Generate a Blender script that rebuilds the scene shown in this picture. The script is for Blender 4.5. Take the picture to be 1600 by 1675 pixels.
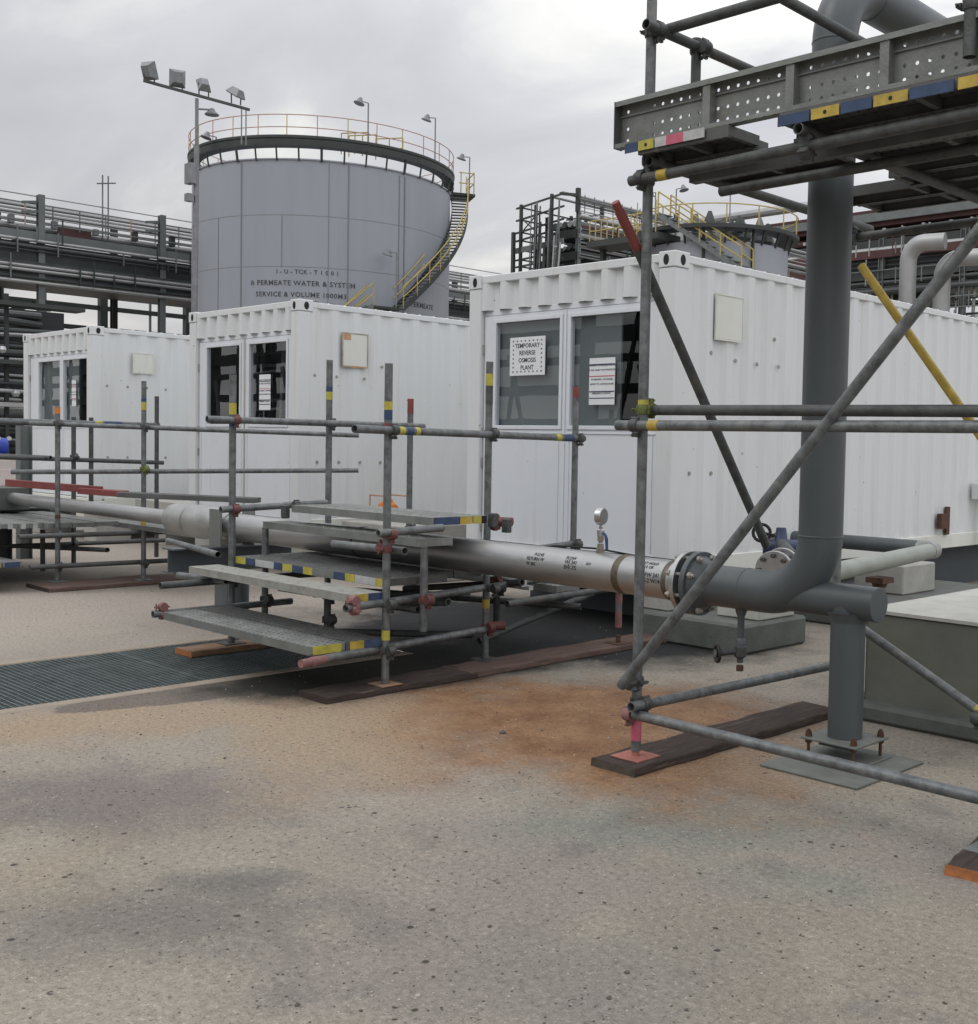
import bpy, bmesh, math, random
from mathutils import Vector, Matrix
random.seed(7)
S = bpy.context.scene
for o in list(bpy.data.objects): bpy.data.objects.remove(o)
C = bpy.context.scene.collection
R = math.radians
PI = math.pi
# ------------------------------------------------------------------ camera
cam_d = bpy.data.cameras.new('Camera'); cam = bpy.data.objects.new('Camera', cam_d); C.objects.link(cam); S.camera = cam
cr = Vector((0.73919951, 0.67315303, 0.02119154)); cu = Vector((-0.0463346, 0.01943948, 0.99873681)); cf = Vector((-0.67189075, 0.73924766, -0.04555993))
cam.matrix_world = Matrix(((cr.x, cu.x, -cf.x, 0), (cr.y, cu.y, -cf.y, 0), (cr.z, cu.z, -cf.z, 1.5), (0, 0, 0, 1)))
cam_d.sensor_fit = 'HORIZONTAL'; cam_d.sensor_width = 36; cam_d.lens = 1876.4 * 36 / 1600
cam_d.shift_x = -219.5 / 1600; cam_d.shift_y = -21.1 / 1600
cam_d.clip_start = .05; cam_d.clip_end = 3000
# ------------------------------------------------------------------ light
SUN_EL, SUN_AZ = 52, 205      # azimuth: degrees clockwise from +Y
w = bpy.data.worlds.new('World'); S.world = w; w.use_nodes = True
nt = w.node_tree; nt.nodes.clear(); N = nt.nodes.new; L = nt.links.new
out = N('ShaderNodeOutputWorld'); bg = N('ShaderNodeBackground'); bg.inputs[1].default_value = .1
sky = N('ShaderNodeTexSky'); sky.sky_type = 'NISHITA'; sky.sun_disc = False
sky.sun_elevation = R(SUN_EL); sky.sun_rotation = R(SUN_AZ); sky.dust_density = 4; sky.air_density = 1.2
tc = N('ShaderNodeTexCoord'); sp = N('ShaderNodeSeparateXYZ'); L(tc.outputs['Generated'], sp.inputs[0])
def mth(op, a, b=None, clamp=False):
    n = N('ShaderNodeMath'); n.operation = op; n.use_clamp = clamp
    for i, v in enumerate((a, b)):
        if v is None: continue
        if isinstance(v, (int, float)): n.inputs[i].default_value = v
        else: L(v, n.inputs[i])
    return n.outputs[0]
zz = mth('ADD', mth('MAXIMUM', sp.outputs[2], 0), .16)
cx_ = mth('DIVIDE', sp.outputs[0], zz); cy_ = mth('DIVIDE', sp.outputs[1], zz)
cb = N('ShaderNodeCombineXYZ'); L(cx_, cb.inputs[0]); L(cy_, cb.inputs[1])
n1 = N('ShaderNodeTexNoise'); n1.inputs['Scale'].default_value = 1.0; n1.inputs['Detail'].default_value = 8; n1.inputs['Roughness'].default_value = .52; n1.inputs['Distortion'].default_value = .5
mp = N('ShaderNodeMapping'); mp.inputs['Location'].default_value = (3.1, 1.7, 0); mp.inputs['Rotation'].default_value = (0, 0, R(20)); mp.inputs['Scale'].default_value = (1, 1.5, 1)
L(cb.outputs[0], mp.inputs[0]); L(mp.outputs[0], n1.inputs[0])
rmp = N('ShaderNodeValToRGB'); e = rmp.color_ramp.elements
e[0].position = .30; e[0].color = (.485, .495, .535, 1); e[1].position = .66; e[1].color = (.90, .895, .85, 1)
m_ = rmp.color_ramp.elements.new(.50); m_.color = (.61, .617, .645, 1)
L(n1.outputs['Fac'], rmp.inputs[0])
# brighter towards +Y/+X (right of view), overcast zenith brighter than horizon
az = mth('ADD', mth('MULTIPLY', sp.outputs[0], .42), mth('MULTIPLY', sp.outputs[1], .10))
zen = mth('MULTIPLY', mth('POWER', mth('MAXIMUM', sp.outputs[2], 0), 1.5), 1.35)
gain = mth('ADD', mth('ADD', 1.24, az), zen)
gain = mth('MULTIPLY', gain, 10.0)
mul = N('ShaderNodeVectorMath'); mul.operation = 'SCALE'; L(rmp.outputs[0], mul.inputs[0]); L(gain, mul.inputs['Scale'])
# warm pinkish band low down
hz = mth('POWER', mth('SUBTRACT', 1, mth('MAXIMUM', sp.outputs[2], 0), True), 9.0)
hm = N('ShaderNodeMix'); hm.data_type = 'RGBA'; L(mth('MULTIPLY', hz, .55), hm.inputs[0]); L(mul.outputs[0], hm.inputs[6]); hm.inputs[7].default_value = (7.6, 7.1, 6.9, 1)
mx = N('ShaderNodeMix'); mx.data_type = 'RGBA'; mx.inputs[0].default_value = .94
L(sky.outputs[0], mx.inputs[6]); L(hm.outputs[2], mx.inputs[7]); L(mx.outputs[2], bg.inputs[0]); L(bg.outputs[0], out.inputs[0])
sd = bpy.data.lights.new('Sun', 'SUN'); sd.energy = .6; sd.angle = R(30); sd.color = (1, .97, .93)
so = bpy.data.objects.new('Sun', sd); C.objects.link(so)
sdir = Vector((math.sin(R(SUN_AZ)) * math.cos(R(SUN_EL)), math.cos(R(SUN_AZ)) * math.cos(R(SUN_EL)), math.sin(R(SUN_EL))))
so.rotation_euler = sdir.to_track_quat('Z', 'Y').to_euler()
S.view_settings.view_transform = 'Standard'; S.view_settings.look = 'None'; S.view_settings.exposure = 0; S.view_settings.gamma = 1
S.render.engine = 'CYCLES'
# ------------------------------------------------------------------ materials
def lin(c):
    return tuple(((v / 255) / 12.92 if v / 255 <= .04045 else ((v / 255 + .055) / 1.055) ** 2.4) for v in c[:3]) + (1,)
MATS = {}
def mat(name, col, rough=.6, metal=0, var=.15, scale=3, stain=None, stain_amt=.5, stain_scale=2, bump=.0, bscale=60, stretch=(1, 1, 1), spec=.5, col2=None, rvar=.12, dots=0, drip=None):
    if name in MATS: return MATS[name]
    m = bpy.data.materials.new(name); m.use_nodes = True; t = m.node_tree; b = t.nodes['Principled BSDF']
    n_, l_ = t.nodes.new, t.links.new
    g = n_('ShaderNodeNewGeometry'); mp = n_('ShaderNodeMapping'); mp.inputs['Scale'].default_value = stretch; l_(g.outputs['Position'], mp.inputs[0])
    a = n_('ShaderNodeTexNoise'); a.inputs['Scale'].default_value = scale; a.inputs['Detail'].default_value = 8; a.inputs['Roughness'].default_value = .65; l_(mp.outputs[0], a.inputs[0])
    r = n_('ShaderNodeValToRGB'); e = r.color_ramp.elements
    c1 = Vector(col[:3]) * (1 - var); c2 = Vector(col[:3]) * (1 + var) if col2 is None else Vector(col2[:3])
    e[0].position = .3; e[0].color = (*c1, 1); e[1].position = .72; e[1].color = (*[min(v, .95) for v in c2], 1)
    l_(a.outputs['Fac'], r.inputs[0]); cur = r.outputs[0]
    if stain:
        s = n_('ShaderNodeTexNoise'); s.inputs['Scale'].default_value = stain_scale; s.inputs['Detail'].default_value = 9; s.inputs['Roughness'].default_value = .7; l_(mp.outputs[0], s.inputs[0])
        q = n_('ShaderNodeMapRange'); q.inputs[1].default_value = .56; q.inputs[2].default_value = .72; q.inputs[4].default_value = stain_amt; l_(s.outputs['Fac'], q.inputs[0])
        x = n_('ShaderNodeMix'); x.data_type = 'RGBA'; l_(q.outputs[0], x.inputs[0]); l_(cur, x.inputs[6]); x.inputs[7].default_value = stain; cur = x.outputs[2]
    if drip:       # rain streaks running down the paint
        mp2 = n_('ShaderNodeMapping'); mp2.inputs['Scale'].default_value = (7, 7, .35); l_(g.outputs['Position'], mp2.inputs[0]); s2 = n_('ShaderNodeTexNoise'); s2.inputs['Scale'].default_value = 1.6; s2.inputs['Detail'].default_value = 6; l_(mp2.outputs[0], s2.inputs[0])
        q2 = n_('ShaderNodeMapRange'); q2.inputs[1].default_value = .60; q2.inputs[2].default_value = .74; q2.inputs[4].default_value = .5; l_(s2.outputs['Fac'], q2.inputs[0])
        x = n_('ShaderNodeMix'); x.data_type = 'RGBA'; l_(q2.outputs[0], x.inputs[0]); l_(cur, x.inputs[6]); x.inputs[7].default_value = drip; cur = x.outputs[2]
        s3 = n_('ShaderNodeTexNoise'); s3.inputs['Scale'].default_value = 22; s3.inputs['Detail'].default_value = 3; l_(g.outputs['Position'], s3.inputs[0]); q3 = n_('ShaderNodeMapRange'); q3.inputs[1].default_value = .735; q3.inputs[2].default_value = .76; q3.inputs[4].default_value = .7; l_(s3.outputs['Fac'], q3.inputs[0])
        x = n_('ShaderNodeMix'); x.data_type = 'RGBA'; l_(q3.outputs[0], x.inputs[0]); l_(cur, x.inputs[6]); x.inputs[7].default_value = (.20, .13, .08, 1); cur = x.outputs[2]
    if dots:       # punched drain holes of a steel scaffold board
        fr = n_('ShaderNodeVectorMath'); fr.operation = 'MODULO'; ad = n_('ShaderNodeVectorMath'); ad.operation = 'ADD'; ad.inputs[1].default_value = (100, 100, 100); l_(g.outputs['Position'], ad.inputs[0]); l_(ad.outputs[0], fr.inputs[0]); fr.inputs[1].default_value = (dots, dots * 1.05, 1000)
        su = n_('ShaderNodeVectorMath'); su.operation = 'SUBTRACT'; su.inputs[1].default_value = (dots / 2, dots / 2, 0); l_(fr.outputs[0], su.inputs[0]); mu = n_('ShaderNodeVectorMath'); mu.operation = 'MULTIPLY'; mu.inputs[1].default_value = (1, 1, 0); l_(su.outputs[0], mu.inputs[0])
        ln = n_('ShaderNodeVectorMath'); ln.operation = 'LENGTH'; l_(mu.outputs[0], ln.inputs[0]); lt = n_('ShaderNodeMapRange'); lt.inputs[1].default_value = .010; lt.inputs[2].default_value = .008; l_(ln.outputs['Value'], lt.inputs[0])
        sn = n_('ShaderNodeSeparateXYZ'); l_(g.outputs['True Normal'], sn.inputs[0]); ab = n_('ShaderNodeMath'); ab.operation = 'ABSOLUTE'; l_(sn.outputs[2], ab.inputs[0]); gt = n_('ShaderNodeMath'); gt.operation = 'GREATER_THAN'; gt.inputs[1].default_value = .9; l_(ab.outputs[0], gt.inputs[0]); mm_ = n_('ShaderNodeMath'); mm_.operation = 'MULTIPLY'; l_(lt.outputs[0], mm_.inputs[0]); l_(gt.outputs[0], mm_.inputs[1])
        x = n_('ShaderNodeMix'); x.data_type = 'RGBA'; l_(mm_.outputs[0], x.inputs[0]); l_(cur, x.inputs[6]); x.inputs[7].default_value = (.02, .02, .02, 1); cur = x.outputs[2]
    l_(cur, b.inputs['Base Color'])
    q = n_('ShaderNodeMapRange'); q.inputs[3].default_value = max(rough - rvar, .02); q.inputs[4].default_value = min(rough + rvar, 1); l_(a.outputs['Fac'], q.inputs[0]); l_(q.outputs[0], b.inputs['Roughness'])
    b.inputs['Metallic'].default_value = metal; b.inputs['Specular IOR Level'].default_value = spec
    if bump:
        f = n_('ShaderNodeTexNoise'); f.inputs['Scale'].default_value = bscale; f.inputs['Detail'].default_value = 5; l_(mp.outputs[0], f.inputs[0])
        u = n_('ShaderNodeBump'); u.inputs['Strength'].default_value = bump; u.inputs['Distance'].default_value = .01; l_(f.outputs['Fac'], u.inputs['Height']); l_(u.outputs[0], b.inputs['Normal'])
    MATS[name] = m; return m
M_white = mat('white_paint', (.645, .665, .675), .42, 0, .025, 1.2, lin((178, 177, 168)), .25, 1.3, .06, 9, (1, 1, .25), drip=(.54, .52, .47, 1))
M_cream = mat('cream_paint', (.66, .665, .62), .45, 0, .07, 1.4, lin((150, 135, 110)), .5, 3, .1, 25, (1, 1, .3))
M_door = mat('door_paint', (.665, .695, .735), .33, 0, .03, 1.0, lin((176, 174, 166)), .3, 2.2, .05, 12, (1, 1, .3), drip=(.50, .49, .46, 1))
M_hole = mat('black_opening', (.012, .012, .013), .8)
M_rust = mat('rust', (.085, .042, .026), .85, 0, .5, 25, None, bump=.4)
M_seal = mat('grey_sealant', (.30, .29, .26), .7, 0, .3, 14)
M_galv = mat('galvanised_tube', (.145, .155, .158), .50, .40, .5, 16, lin((150, 146, 136)), .55, 9, .25, 120)
M_galvd = mat('dull_tube', (.085, .09, .09), .62, .3, .45, 14, lin((96, 84, 64)), .6, 7, .25, 120)
M_deck = mat('galvanised_deck', (.20, .21, .20), .55, .35, .25, 7, lin((92, 82, 68)), .75, 4, .2, 90, dots=.05)
M_deckd = mat('dull_deck', (.10, .103, .10), .65, .25, .3, 6, lin((80, 70, 58)), .7, 4, .2, 90, dots=.05)
M_pale = mat('pale_board', (.26, .26, .235), .75, 0, .22, 12, lin((120, 108, 88)), .5, 9, .2, 70)
M_clamp = mat('coupler_steel', (.085, .088, .09), .6, .5, .4, 30, lin((96, 62, 42)), .6, 30, .3, 100)
M_clampr = mat('red_coupler', (.13, .05, .045), .65, .1, .4, 25, lin((80, 62, 56)), .8, 30)
M_pinkc = mat('pink_coupler', (.23, .11, .11), .65, .1, .35, 25, lin((100, 84, 78)), .8, 30)
M_red = mat('red_paint', (.20, .045, .042), .5, 0, .25, 12, lin((90, 60, 55)), .5, 8)
M_yel = mat('yellow_paint', (.43, .31, .05), .5, 0, .3, 14, lin((100, 90, 66)), .7, 10)
M_yeln = mat('yellow_band', (.42, .37, .06), .6, 0, .25, 20, lin((96, 92, 70)), .7, 15)
M_blue = mat('blue_band', (.028, .055, .12), .6, 0, .35, 20, lin((84, 88, 90)), .7, 15)
M_wtape = mat('white_band', (.42, .43, .43), .6, 0, .2, 22, lin((110, 105, 100)), .5, 15)
M_pink = mat('pink_band', (.50, .11, .17), .6, 0, .2, 20, lin((130, 120, 120)), .8, 25)
M_gpipe = mat('grey_pipe_paint', (.070, .082, .088), .42, 0, .14, 2.2, lin((96, 100, 98)), .35, 5, .08, 30, (1, 1, .5), rvar=.2)
M_gplate = mat('grey_green_plate', (.145, .155, .143), .6, 0, .2, 9, lin((98, 82, 60)), .5, 6, .1, 60)
M_spipe = mat('stainless_pipe', (.40, .405, .41), .40, .8, .14, 3, lin((140, 126, 110)), .45, 1.6, .08, 50, (.4, 1, 1))
M_spipe2 = mat('weathered_pipe', (.38, .385, .38), .45, .7, .2, 5, lin((120, 112, 96)), .5, 6, .1, 60)
M_weld = mat('weld_band', (.12, .10, .075), .5, .5, .4, 20)
M_chrome = mat('bright_steel', (.44, .45, .45), .32, .85, .08, 15)
M_ink = mat('black_ink', (.03, .03, .035), .7)
M_tankink = mat('tank_lettering', (.05, .052, .06), .7, 0, .2, 3, lin((150, 154, 160)), 1, 3.5)
M_wood = mat('dark_timber', (.052, .036, .030), .85, 0, .6, 7, lin((124, 106, 92)), .8, 5, 1.0, 50, (7, .7, 7))
M_woodo = mat('orange_timber_end', (.36, .14, .05), .85, 0, .35, 20, None, bump=.4)
M_woodc = mat('light_timber', (.26, .16, .10), .85, 0, .35, 6, None, bump=.3, stretch=(5, 1, 5))
M_conc = mat('concrete', (.34, .335, .31), .85, 0, .16, 5, lin((130, 125, 112)), .5, 2, .25, 60)
M_conct = mat('pale_concrete', (.45, .45, .415), .85, 0, .14, 5, lin((140, 134, 118)), .5, 2.5, .25, 60)
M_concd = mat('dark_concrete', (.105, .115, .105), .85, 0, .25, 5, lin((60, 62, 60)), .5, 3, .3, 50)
M_ped = mat('green_grey_render', (.14, .147, .125), .8, 0, .18, 2.2, lin((100, 98, 88)), .5, 1.5, .15, 40)
M_tank = mat('tank_paint', (.285, .305, .345), .5, 0, .09, .5, lin((136, 142, 148)), .6, .6, .05, 1.5, (1, 1, .08))
M_tank2 = mat('tank_seam', (.20, .21, .225), .6, 0, .1, 1)
M_steel = mat('dark_green_steel', (.032, .040, .038), .6, 0, .3, 1.2)
M_steelg = mat('grey_steel', (.14, .155, .155), .6, .1, .25, .8)
M_rackp = mat('rack_pipe', (.33, .335, .335), .45, .4, .2, .5)
M_rackd = mat('rack_dark_pipe', (.06, .065, .068), .55, .2, .3, .6)
M_redsteel = mat('red_steel', (.075, .028, .028), .6, 0, .4, 1)
M_lampg = mat('lamp_housing', (.20, .21, .22), .5, .3, .25, 4)
M_handr = mat('handrail_orange', (.42, .25, .20), .55, 0, .2, 2)
M_glassy = mat('pale_lamp_glass', (.6, .6, .58), .2)
M_grate = mat('grating_steel', (.14, .165, .165), .55, .45, .3, 6)
M_pit = mat('trench_bottom', (.03, .032, .03), .9)
M_strip = mat('trench_kerb', (.27, .225, .18), .85, 0, .2, 5, lin((120, 96, 76)), .5, 2, .25, 60)
M_int = mat('interior_panel', (.17, .195, .205), .45, 0, .08, 1.2)
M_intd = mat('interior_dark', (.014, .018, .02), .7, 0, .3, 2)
M_intg = mat('interior_equipment', (.20, .23, .22), .5, .3, .4, 3)
M_paper = mat('paper', (.70, .72, .74), .6, 0, .04, 8)
M_papr = mat('red_print', (.45, .10, .13), .6)
M_navy = mat('navy_print', (.04, .045, .10), .6)
M_bluem = mat('blue_machine', (.02, .05, .35), .45, 0, .25, 2)
M_orange = mat('orange_paint', (.62, .19, .02), .5, 0, .2, 9)
M_valve = mat('blue_black_valve', (.035, .05, .10), .45, .1, .4, 14)
M_yelm = mat('pale_yellow_pump', (.55, .46, .20), .55, 0, .2, 9)
M_green = mat('foliage_green', (.05, .09, .04), .8)

def glass_mat():
    m = bpy.data.materials.new('window_glass'); m.use_nodes = True; t = m.node_tree; t.nodes.clear(); n_, l_ = t.nodes.new, t.links.new
    o = n_('ShaderNodeOutputMaterial'); mx = n_('ShaderNodeMixShader'); gl = n_('ShaderNodeBsdfGlossy'); tr = n_('ShaderNodeBsdfTransparent')
    gl.inputs['Roughness'].default_value = .004; gl.inputs[0].default_value = (.9, .93, .95, 1); tr.inputs[0].default_value = (.86, .88, .88, 1)
    g = n_('ShaderNodeNewGeometry'); no = n_('ShaderNodeTexNoise'); no.inputs['Scale'].default_value = 2.5; l_(g.outputs['Position'], no.inputs[0])
    bu = n_('ShaderNodeBump'); bu.inputs['Strength'].default_value = .015; bu.inputs['Distance'].default_value = .02; l_(no.outputs['Fac'], bu.inputs['Height']); l_(bu.outputs[0], gl.inputs['Normal'])
    fr = n_('ShaderNodeLayerWeight'); fr.inputs[0].default_value = .5; pw = n_('ShaderNodeMath'); pw.operation = 'POWER'; pw.inputs[1].default_value = 3.2; l_(fr.outputs['Facing'], pw.inputs[0]); ma = n_('ShaderNodeMath'); ma.operation = 'MULTIPLY_ADD'; ma.inputs[1].default_value = .85; ma.inputs[2].default_value = .07; l_(pw.outputs[0], ma.inputs[0])
    l_(ma.outputs[0], mx.inputs[0]); l_(tr.outputs[0], mx.inputs[1]); l_(gl.outputs[0], mx.inputs[2]); l_(mx.outputs[0], o.inputs[0])
    return m
M_glass = glass_mat()

def ground_mat():
    m = bpy.data.materials.new('weathered_hardstanding'); m.use_nodes = True; t = m.node_tree; b = t.nodes['Principled BSDF']
    n_, l_ = t.nodes.new, t.links.new
    g = n_('ShaderNodeNewGeometry')
    def noise(sc, det=6, rough=.6, stretch=None, loc=(0, 0, 0)):
        src = g.outputs['Position']
        if stretch or loc != (0, 0, 0):
            mp = n_('ShaderNodeMapping'); mp.inputs['Scale'].default_value = stretch or (1, 1, 1); mp.inputs['Location'].default_value = loc; l_(src, mp.inputs[0]); src = mp.outputs[0]
        a = n_('ShaderNodeTexNoise'); a.inputs['Scale'].default_value = sc; a.inputs['Detail'].default_value = det; a.inputs['Roughness'].default_value = rough; l_(src, a.inputs[0]); return a.outputs['Fac']
    def rng(v, a, b_, lo=0, hi=1):
        q = n_('ShaderNodeMapRange'); q.inputs[1].default_value = a; q.inputs[2].default_value = b_; q.inputs[3].default_value = lo; q.inputs[4].default_value = hi; l_(v, q.inputs[0]); return q.outputs[0]
    def mixc(f, a, c, mode='MIX'):
        x = n_('ShaderNodeMix'); x.data_type = 'RGBA'; x.blend_type = mode
        l_(f, x.inputs[0]) if not isinstance(f, (int, float)) else setattr(x.inputs[0], 'default_value', f)
        l_(a, x.inputs[6]) if not isinstance(a, tuple) else setattr(x.inputs[6], 'default_value', a)
        l_(c, x.inputs[7]) if not isinstance(c, tuple) else setattr(x.inputs[7], 'default_value', c)
        return x.outputs[2]
    def mt(op, a, c):
        x = n_('ShaderNodeMath'); x.operation = op; x.use_clamp = False
        for i, v in enumerate((a, c)):
            if isinstance(v, (int, float)): x.inputs[i].default_value = v
            else: l_(v, x.inputs[i])
        return x.outputs[0]
    def blob(cx, cy, rx, ry, rot=0, soft=.5, wob=.5, wsc=1.4):
        mp = n_('ShaderNodeMapping'); mp.vector_type = 'TEXTURE'; mp.inputs['Location'].default_value = (cx, cy, 0); mp.inputs['Rotation'].default_value = (0, 0, R(rot)); mp.inputs['Scale'].default_value = (rx, ry, 1)
        l_(g.outputs['Position'], mp.inputs[0]); vl = n_('ShaderNodeVectorMath'); vl.operation = 'LENGTH'; l_(mp.outputs[0], vl.inputs[0])
        d = mt('ADD', vl.outputs['Value'], mt('MULTIPLY', mt('SUBTRACT', noise(wsc, 5, .65), .5), wob * 2))
        return rng(d, 1 + soft / 2, 1 - soft / 2)
    base = mixc(rng(noise(.55, 5, .55), .32, .68), (.220, .198, .168, 1), (.300, .273, .230, 1))
    base = mixc(rng(noise(.8, 4, .5, loc=(7, 3, 0)), .50, .66, 0, .45), base, (.225, .188, .182, 1))       # mauve patches
    base = mixc(rng(noise(1.1, 4, .5, loc=(-4, 9, 0)), .52, .68, 0, .45), base, (.200, .196, .176, 1))    # green grey patches
    for (bx_, by_, rx_, ry_, ro, am, cc) in ((-4.7, 2.0, .8, .4, 60, .65, (.150, .130, .126)), (-3.55, 1.95, .16, .10, 40, .7, (.12, .12, .112)), (-3.35, 1.7, .55, .26, 40, .65, (.135, .127, .118)), (-2.4, 2.0, .5, .2, 40, .3, (.17, .160, .15)), (-4.2, 1.5, .4, .3, 10, .4, (.33, .28, .20)),
                                         (-2.85, 3.5, .65, .28, 50, .75, (.180, .192, .170)), (-2.15, 3.35, .3, .16, 30, .6, (.165, .185, .165)), (-4.9, 3.0, .5, .25, 0, .35, (.21, .22, .19)), (-3.9, 3.0, .4, .2, 0, .35, (.33, .30, .25))):
        base = mixc(mt('MULTIPLY', blob(bx_, by_, rx_, ry_, ro, 1.0, 1.0, 4.5), am), base, (*cc, 1))
    base = mixc(rng(noise(1.7, 5, .6, loc=(11, -6, 0)), .54, .68, 0, .45), base, (.32, .29, .235, 1))
    base = mixc(rng(noise(2.8, 5, .6, loc=(21, 6, 0)), .56, .70, 0, .5), base, (.145, .135, .128, 1))
    # pale sandy ground beyond the trench
    sp = n_('ShaderNodeSeparateXYZ'); l_(g.outputs['Position'], sp.inputs[0])
    base = mixc(rng(sp.outputs[0], -7.2, -9.5, 0, .75), base, (.34, .30, .262, 1))
    # rusty run-off stains
    ru = mixc(rng(noise(3.2, 6, .7), .35, .62), (.160, .080, .040, 1), (.275, .160, .085, 1))
    for (bx_, by_, rx_, ry_, ro, am) in ((-4.25, 4.3, 1.3, .6, -15, 1.0), (-4.3, 4.95, .9, .6, 10, .9), (-3.6, 4.1, .6, .4, 0, .8), (-5.0, 3.95, .9, .4, -30, .85), (-4.6, 3.5, .8, .3, -30, .5)):
        base = mixc(mt('MULTIPLY', blob(bx_, by_, rx_, ry_, ro, .9, .9, 2.6), am), base, ru)
    for (bx_, by_, rx_, ry_, ro, am) in ((-5.1, 3.4, 1.1, .45, -35, .85), (-5.9, 2.8, 1.0, .4, 70, .8), (-3.2, 4.5, .6, .4, 0, .4), (-6.2, 2.2, .4, .3, 70, .5)):
        base = mixc(mt('MULTIPLY', blob(bx_, by_, rx_, ry_, ro, .9, .9, 3), am), base, (.305, .232, .160, 1))
    # damp patch beside the trench and painted shade under the middle steps and container
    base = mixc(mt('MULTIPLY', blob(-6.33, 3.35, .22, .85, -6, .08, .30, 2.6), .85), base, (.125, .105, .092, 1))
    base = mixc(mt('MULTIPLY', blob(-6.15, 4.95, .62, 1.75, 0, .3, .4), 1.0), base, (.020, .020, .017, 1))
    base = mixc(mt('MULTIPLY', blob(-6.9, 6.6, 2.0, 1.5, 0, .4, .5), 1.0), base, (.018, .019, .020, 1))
    base = mixc(mt('MULTIPLY', blob(-12.2, 5.3, 1.2, 1.4, 0, .5, .5), .7), base, (.12, .11, .095, 1))  # darker ground around the left scaffold
    fine = noise(140, 4, .8); mid = noise(38, 5, .75)
    base = mixc(rng(mid, .3, .7, 0, 1), mixc(1.0, base, (.70, .69, .68, 1), 'MULTIPLY'), mixc(1.0, base, (1.22, 1.22, 1.22, 1), 'MULTIPLY'))
    grit = noise(48, 4, .7, loc=(1, 5, 0)); gr2 = noise(150, 3, .6)
    up = lambda k: mixc(1.0, base, (k, k, k * .97, 1), 'MULTIPLY')
    base = mixc(rng(grit, .59, .66, 0, .8), base, up(1.55))
    base = mixc(rng(grit, .42, .34, 0, .8), base, up(.42))
    base = mixc(rng(gr2, .62, .68, 0, .9), base, up(1.9))
    base = mixc(rng(gr2, .39, .33, 0, .9), base, up(.32))
    vo = n_('ShaderNodeTexVoronoi'); vo.inputs['Scale'].default_value = 22; l_(g.outputs['Position'], vo.inputs['Vector'])
    big = rng(vo.outputs['Distance'], .30, .22, 0, 1); sel = rng(noise(9, 3, .6, loc=(2, 2, 0)), .62, .64)
    base = mixc(mt('MULTIPLY', big, sel), base, (.055, .05, .045, 1))
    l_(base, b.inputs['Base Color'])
    l_(rng(noise(2, 5), .3, .7, .78, .95), b.inputs['Roughness'])
    b.inputs['Specular IOR Level'].default_value = .3
    h = mt('ADD', mt('MULTIPLY', mid, .6), mt('MULTIPLY', fine, .4))
    u = n_('ShaderNodeBump'); u.inputs['Strength'].default_value = .55; u.inputs['Distance'].default_value = .008; l_(h, u.inputs['Height']); l_(u.outputs[0], b.inputs['Normal'])
    return m
M_ground = ground_mat()

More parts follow.
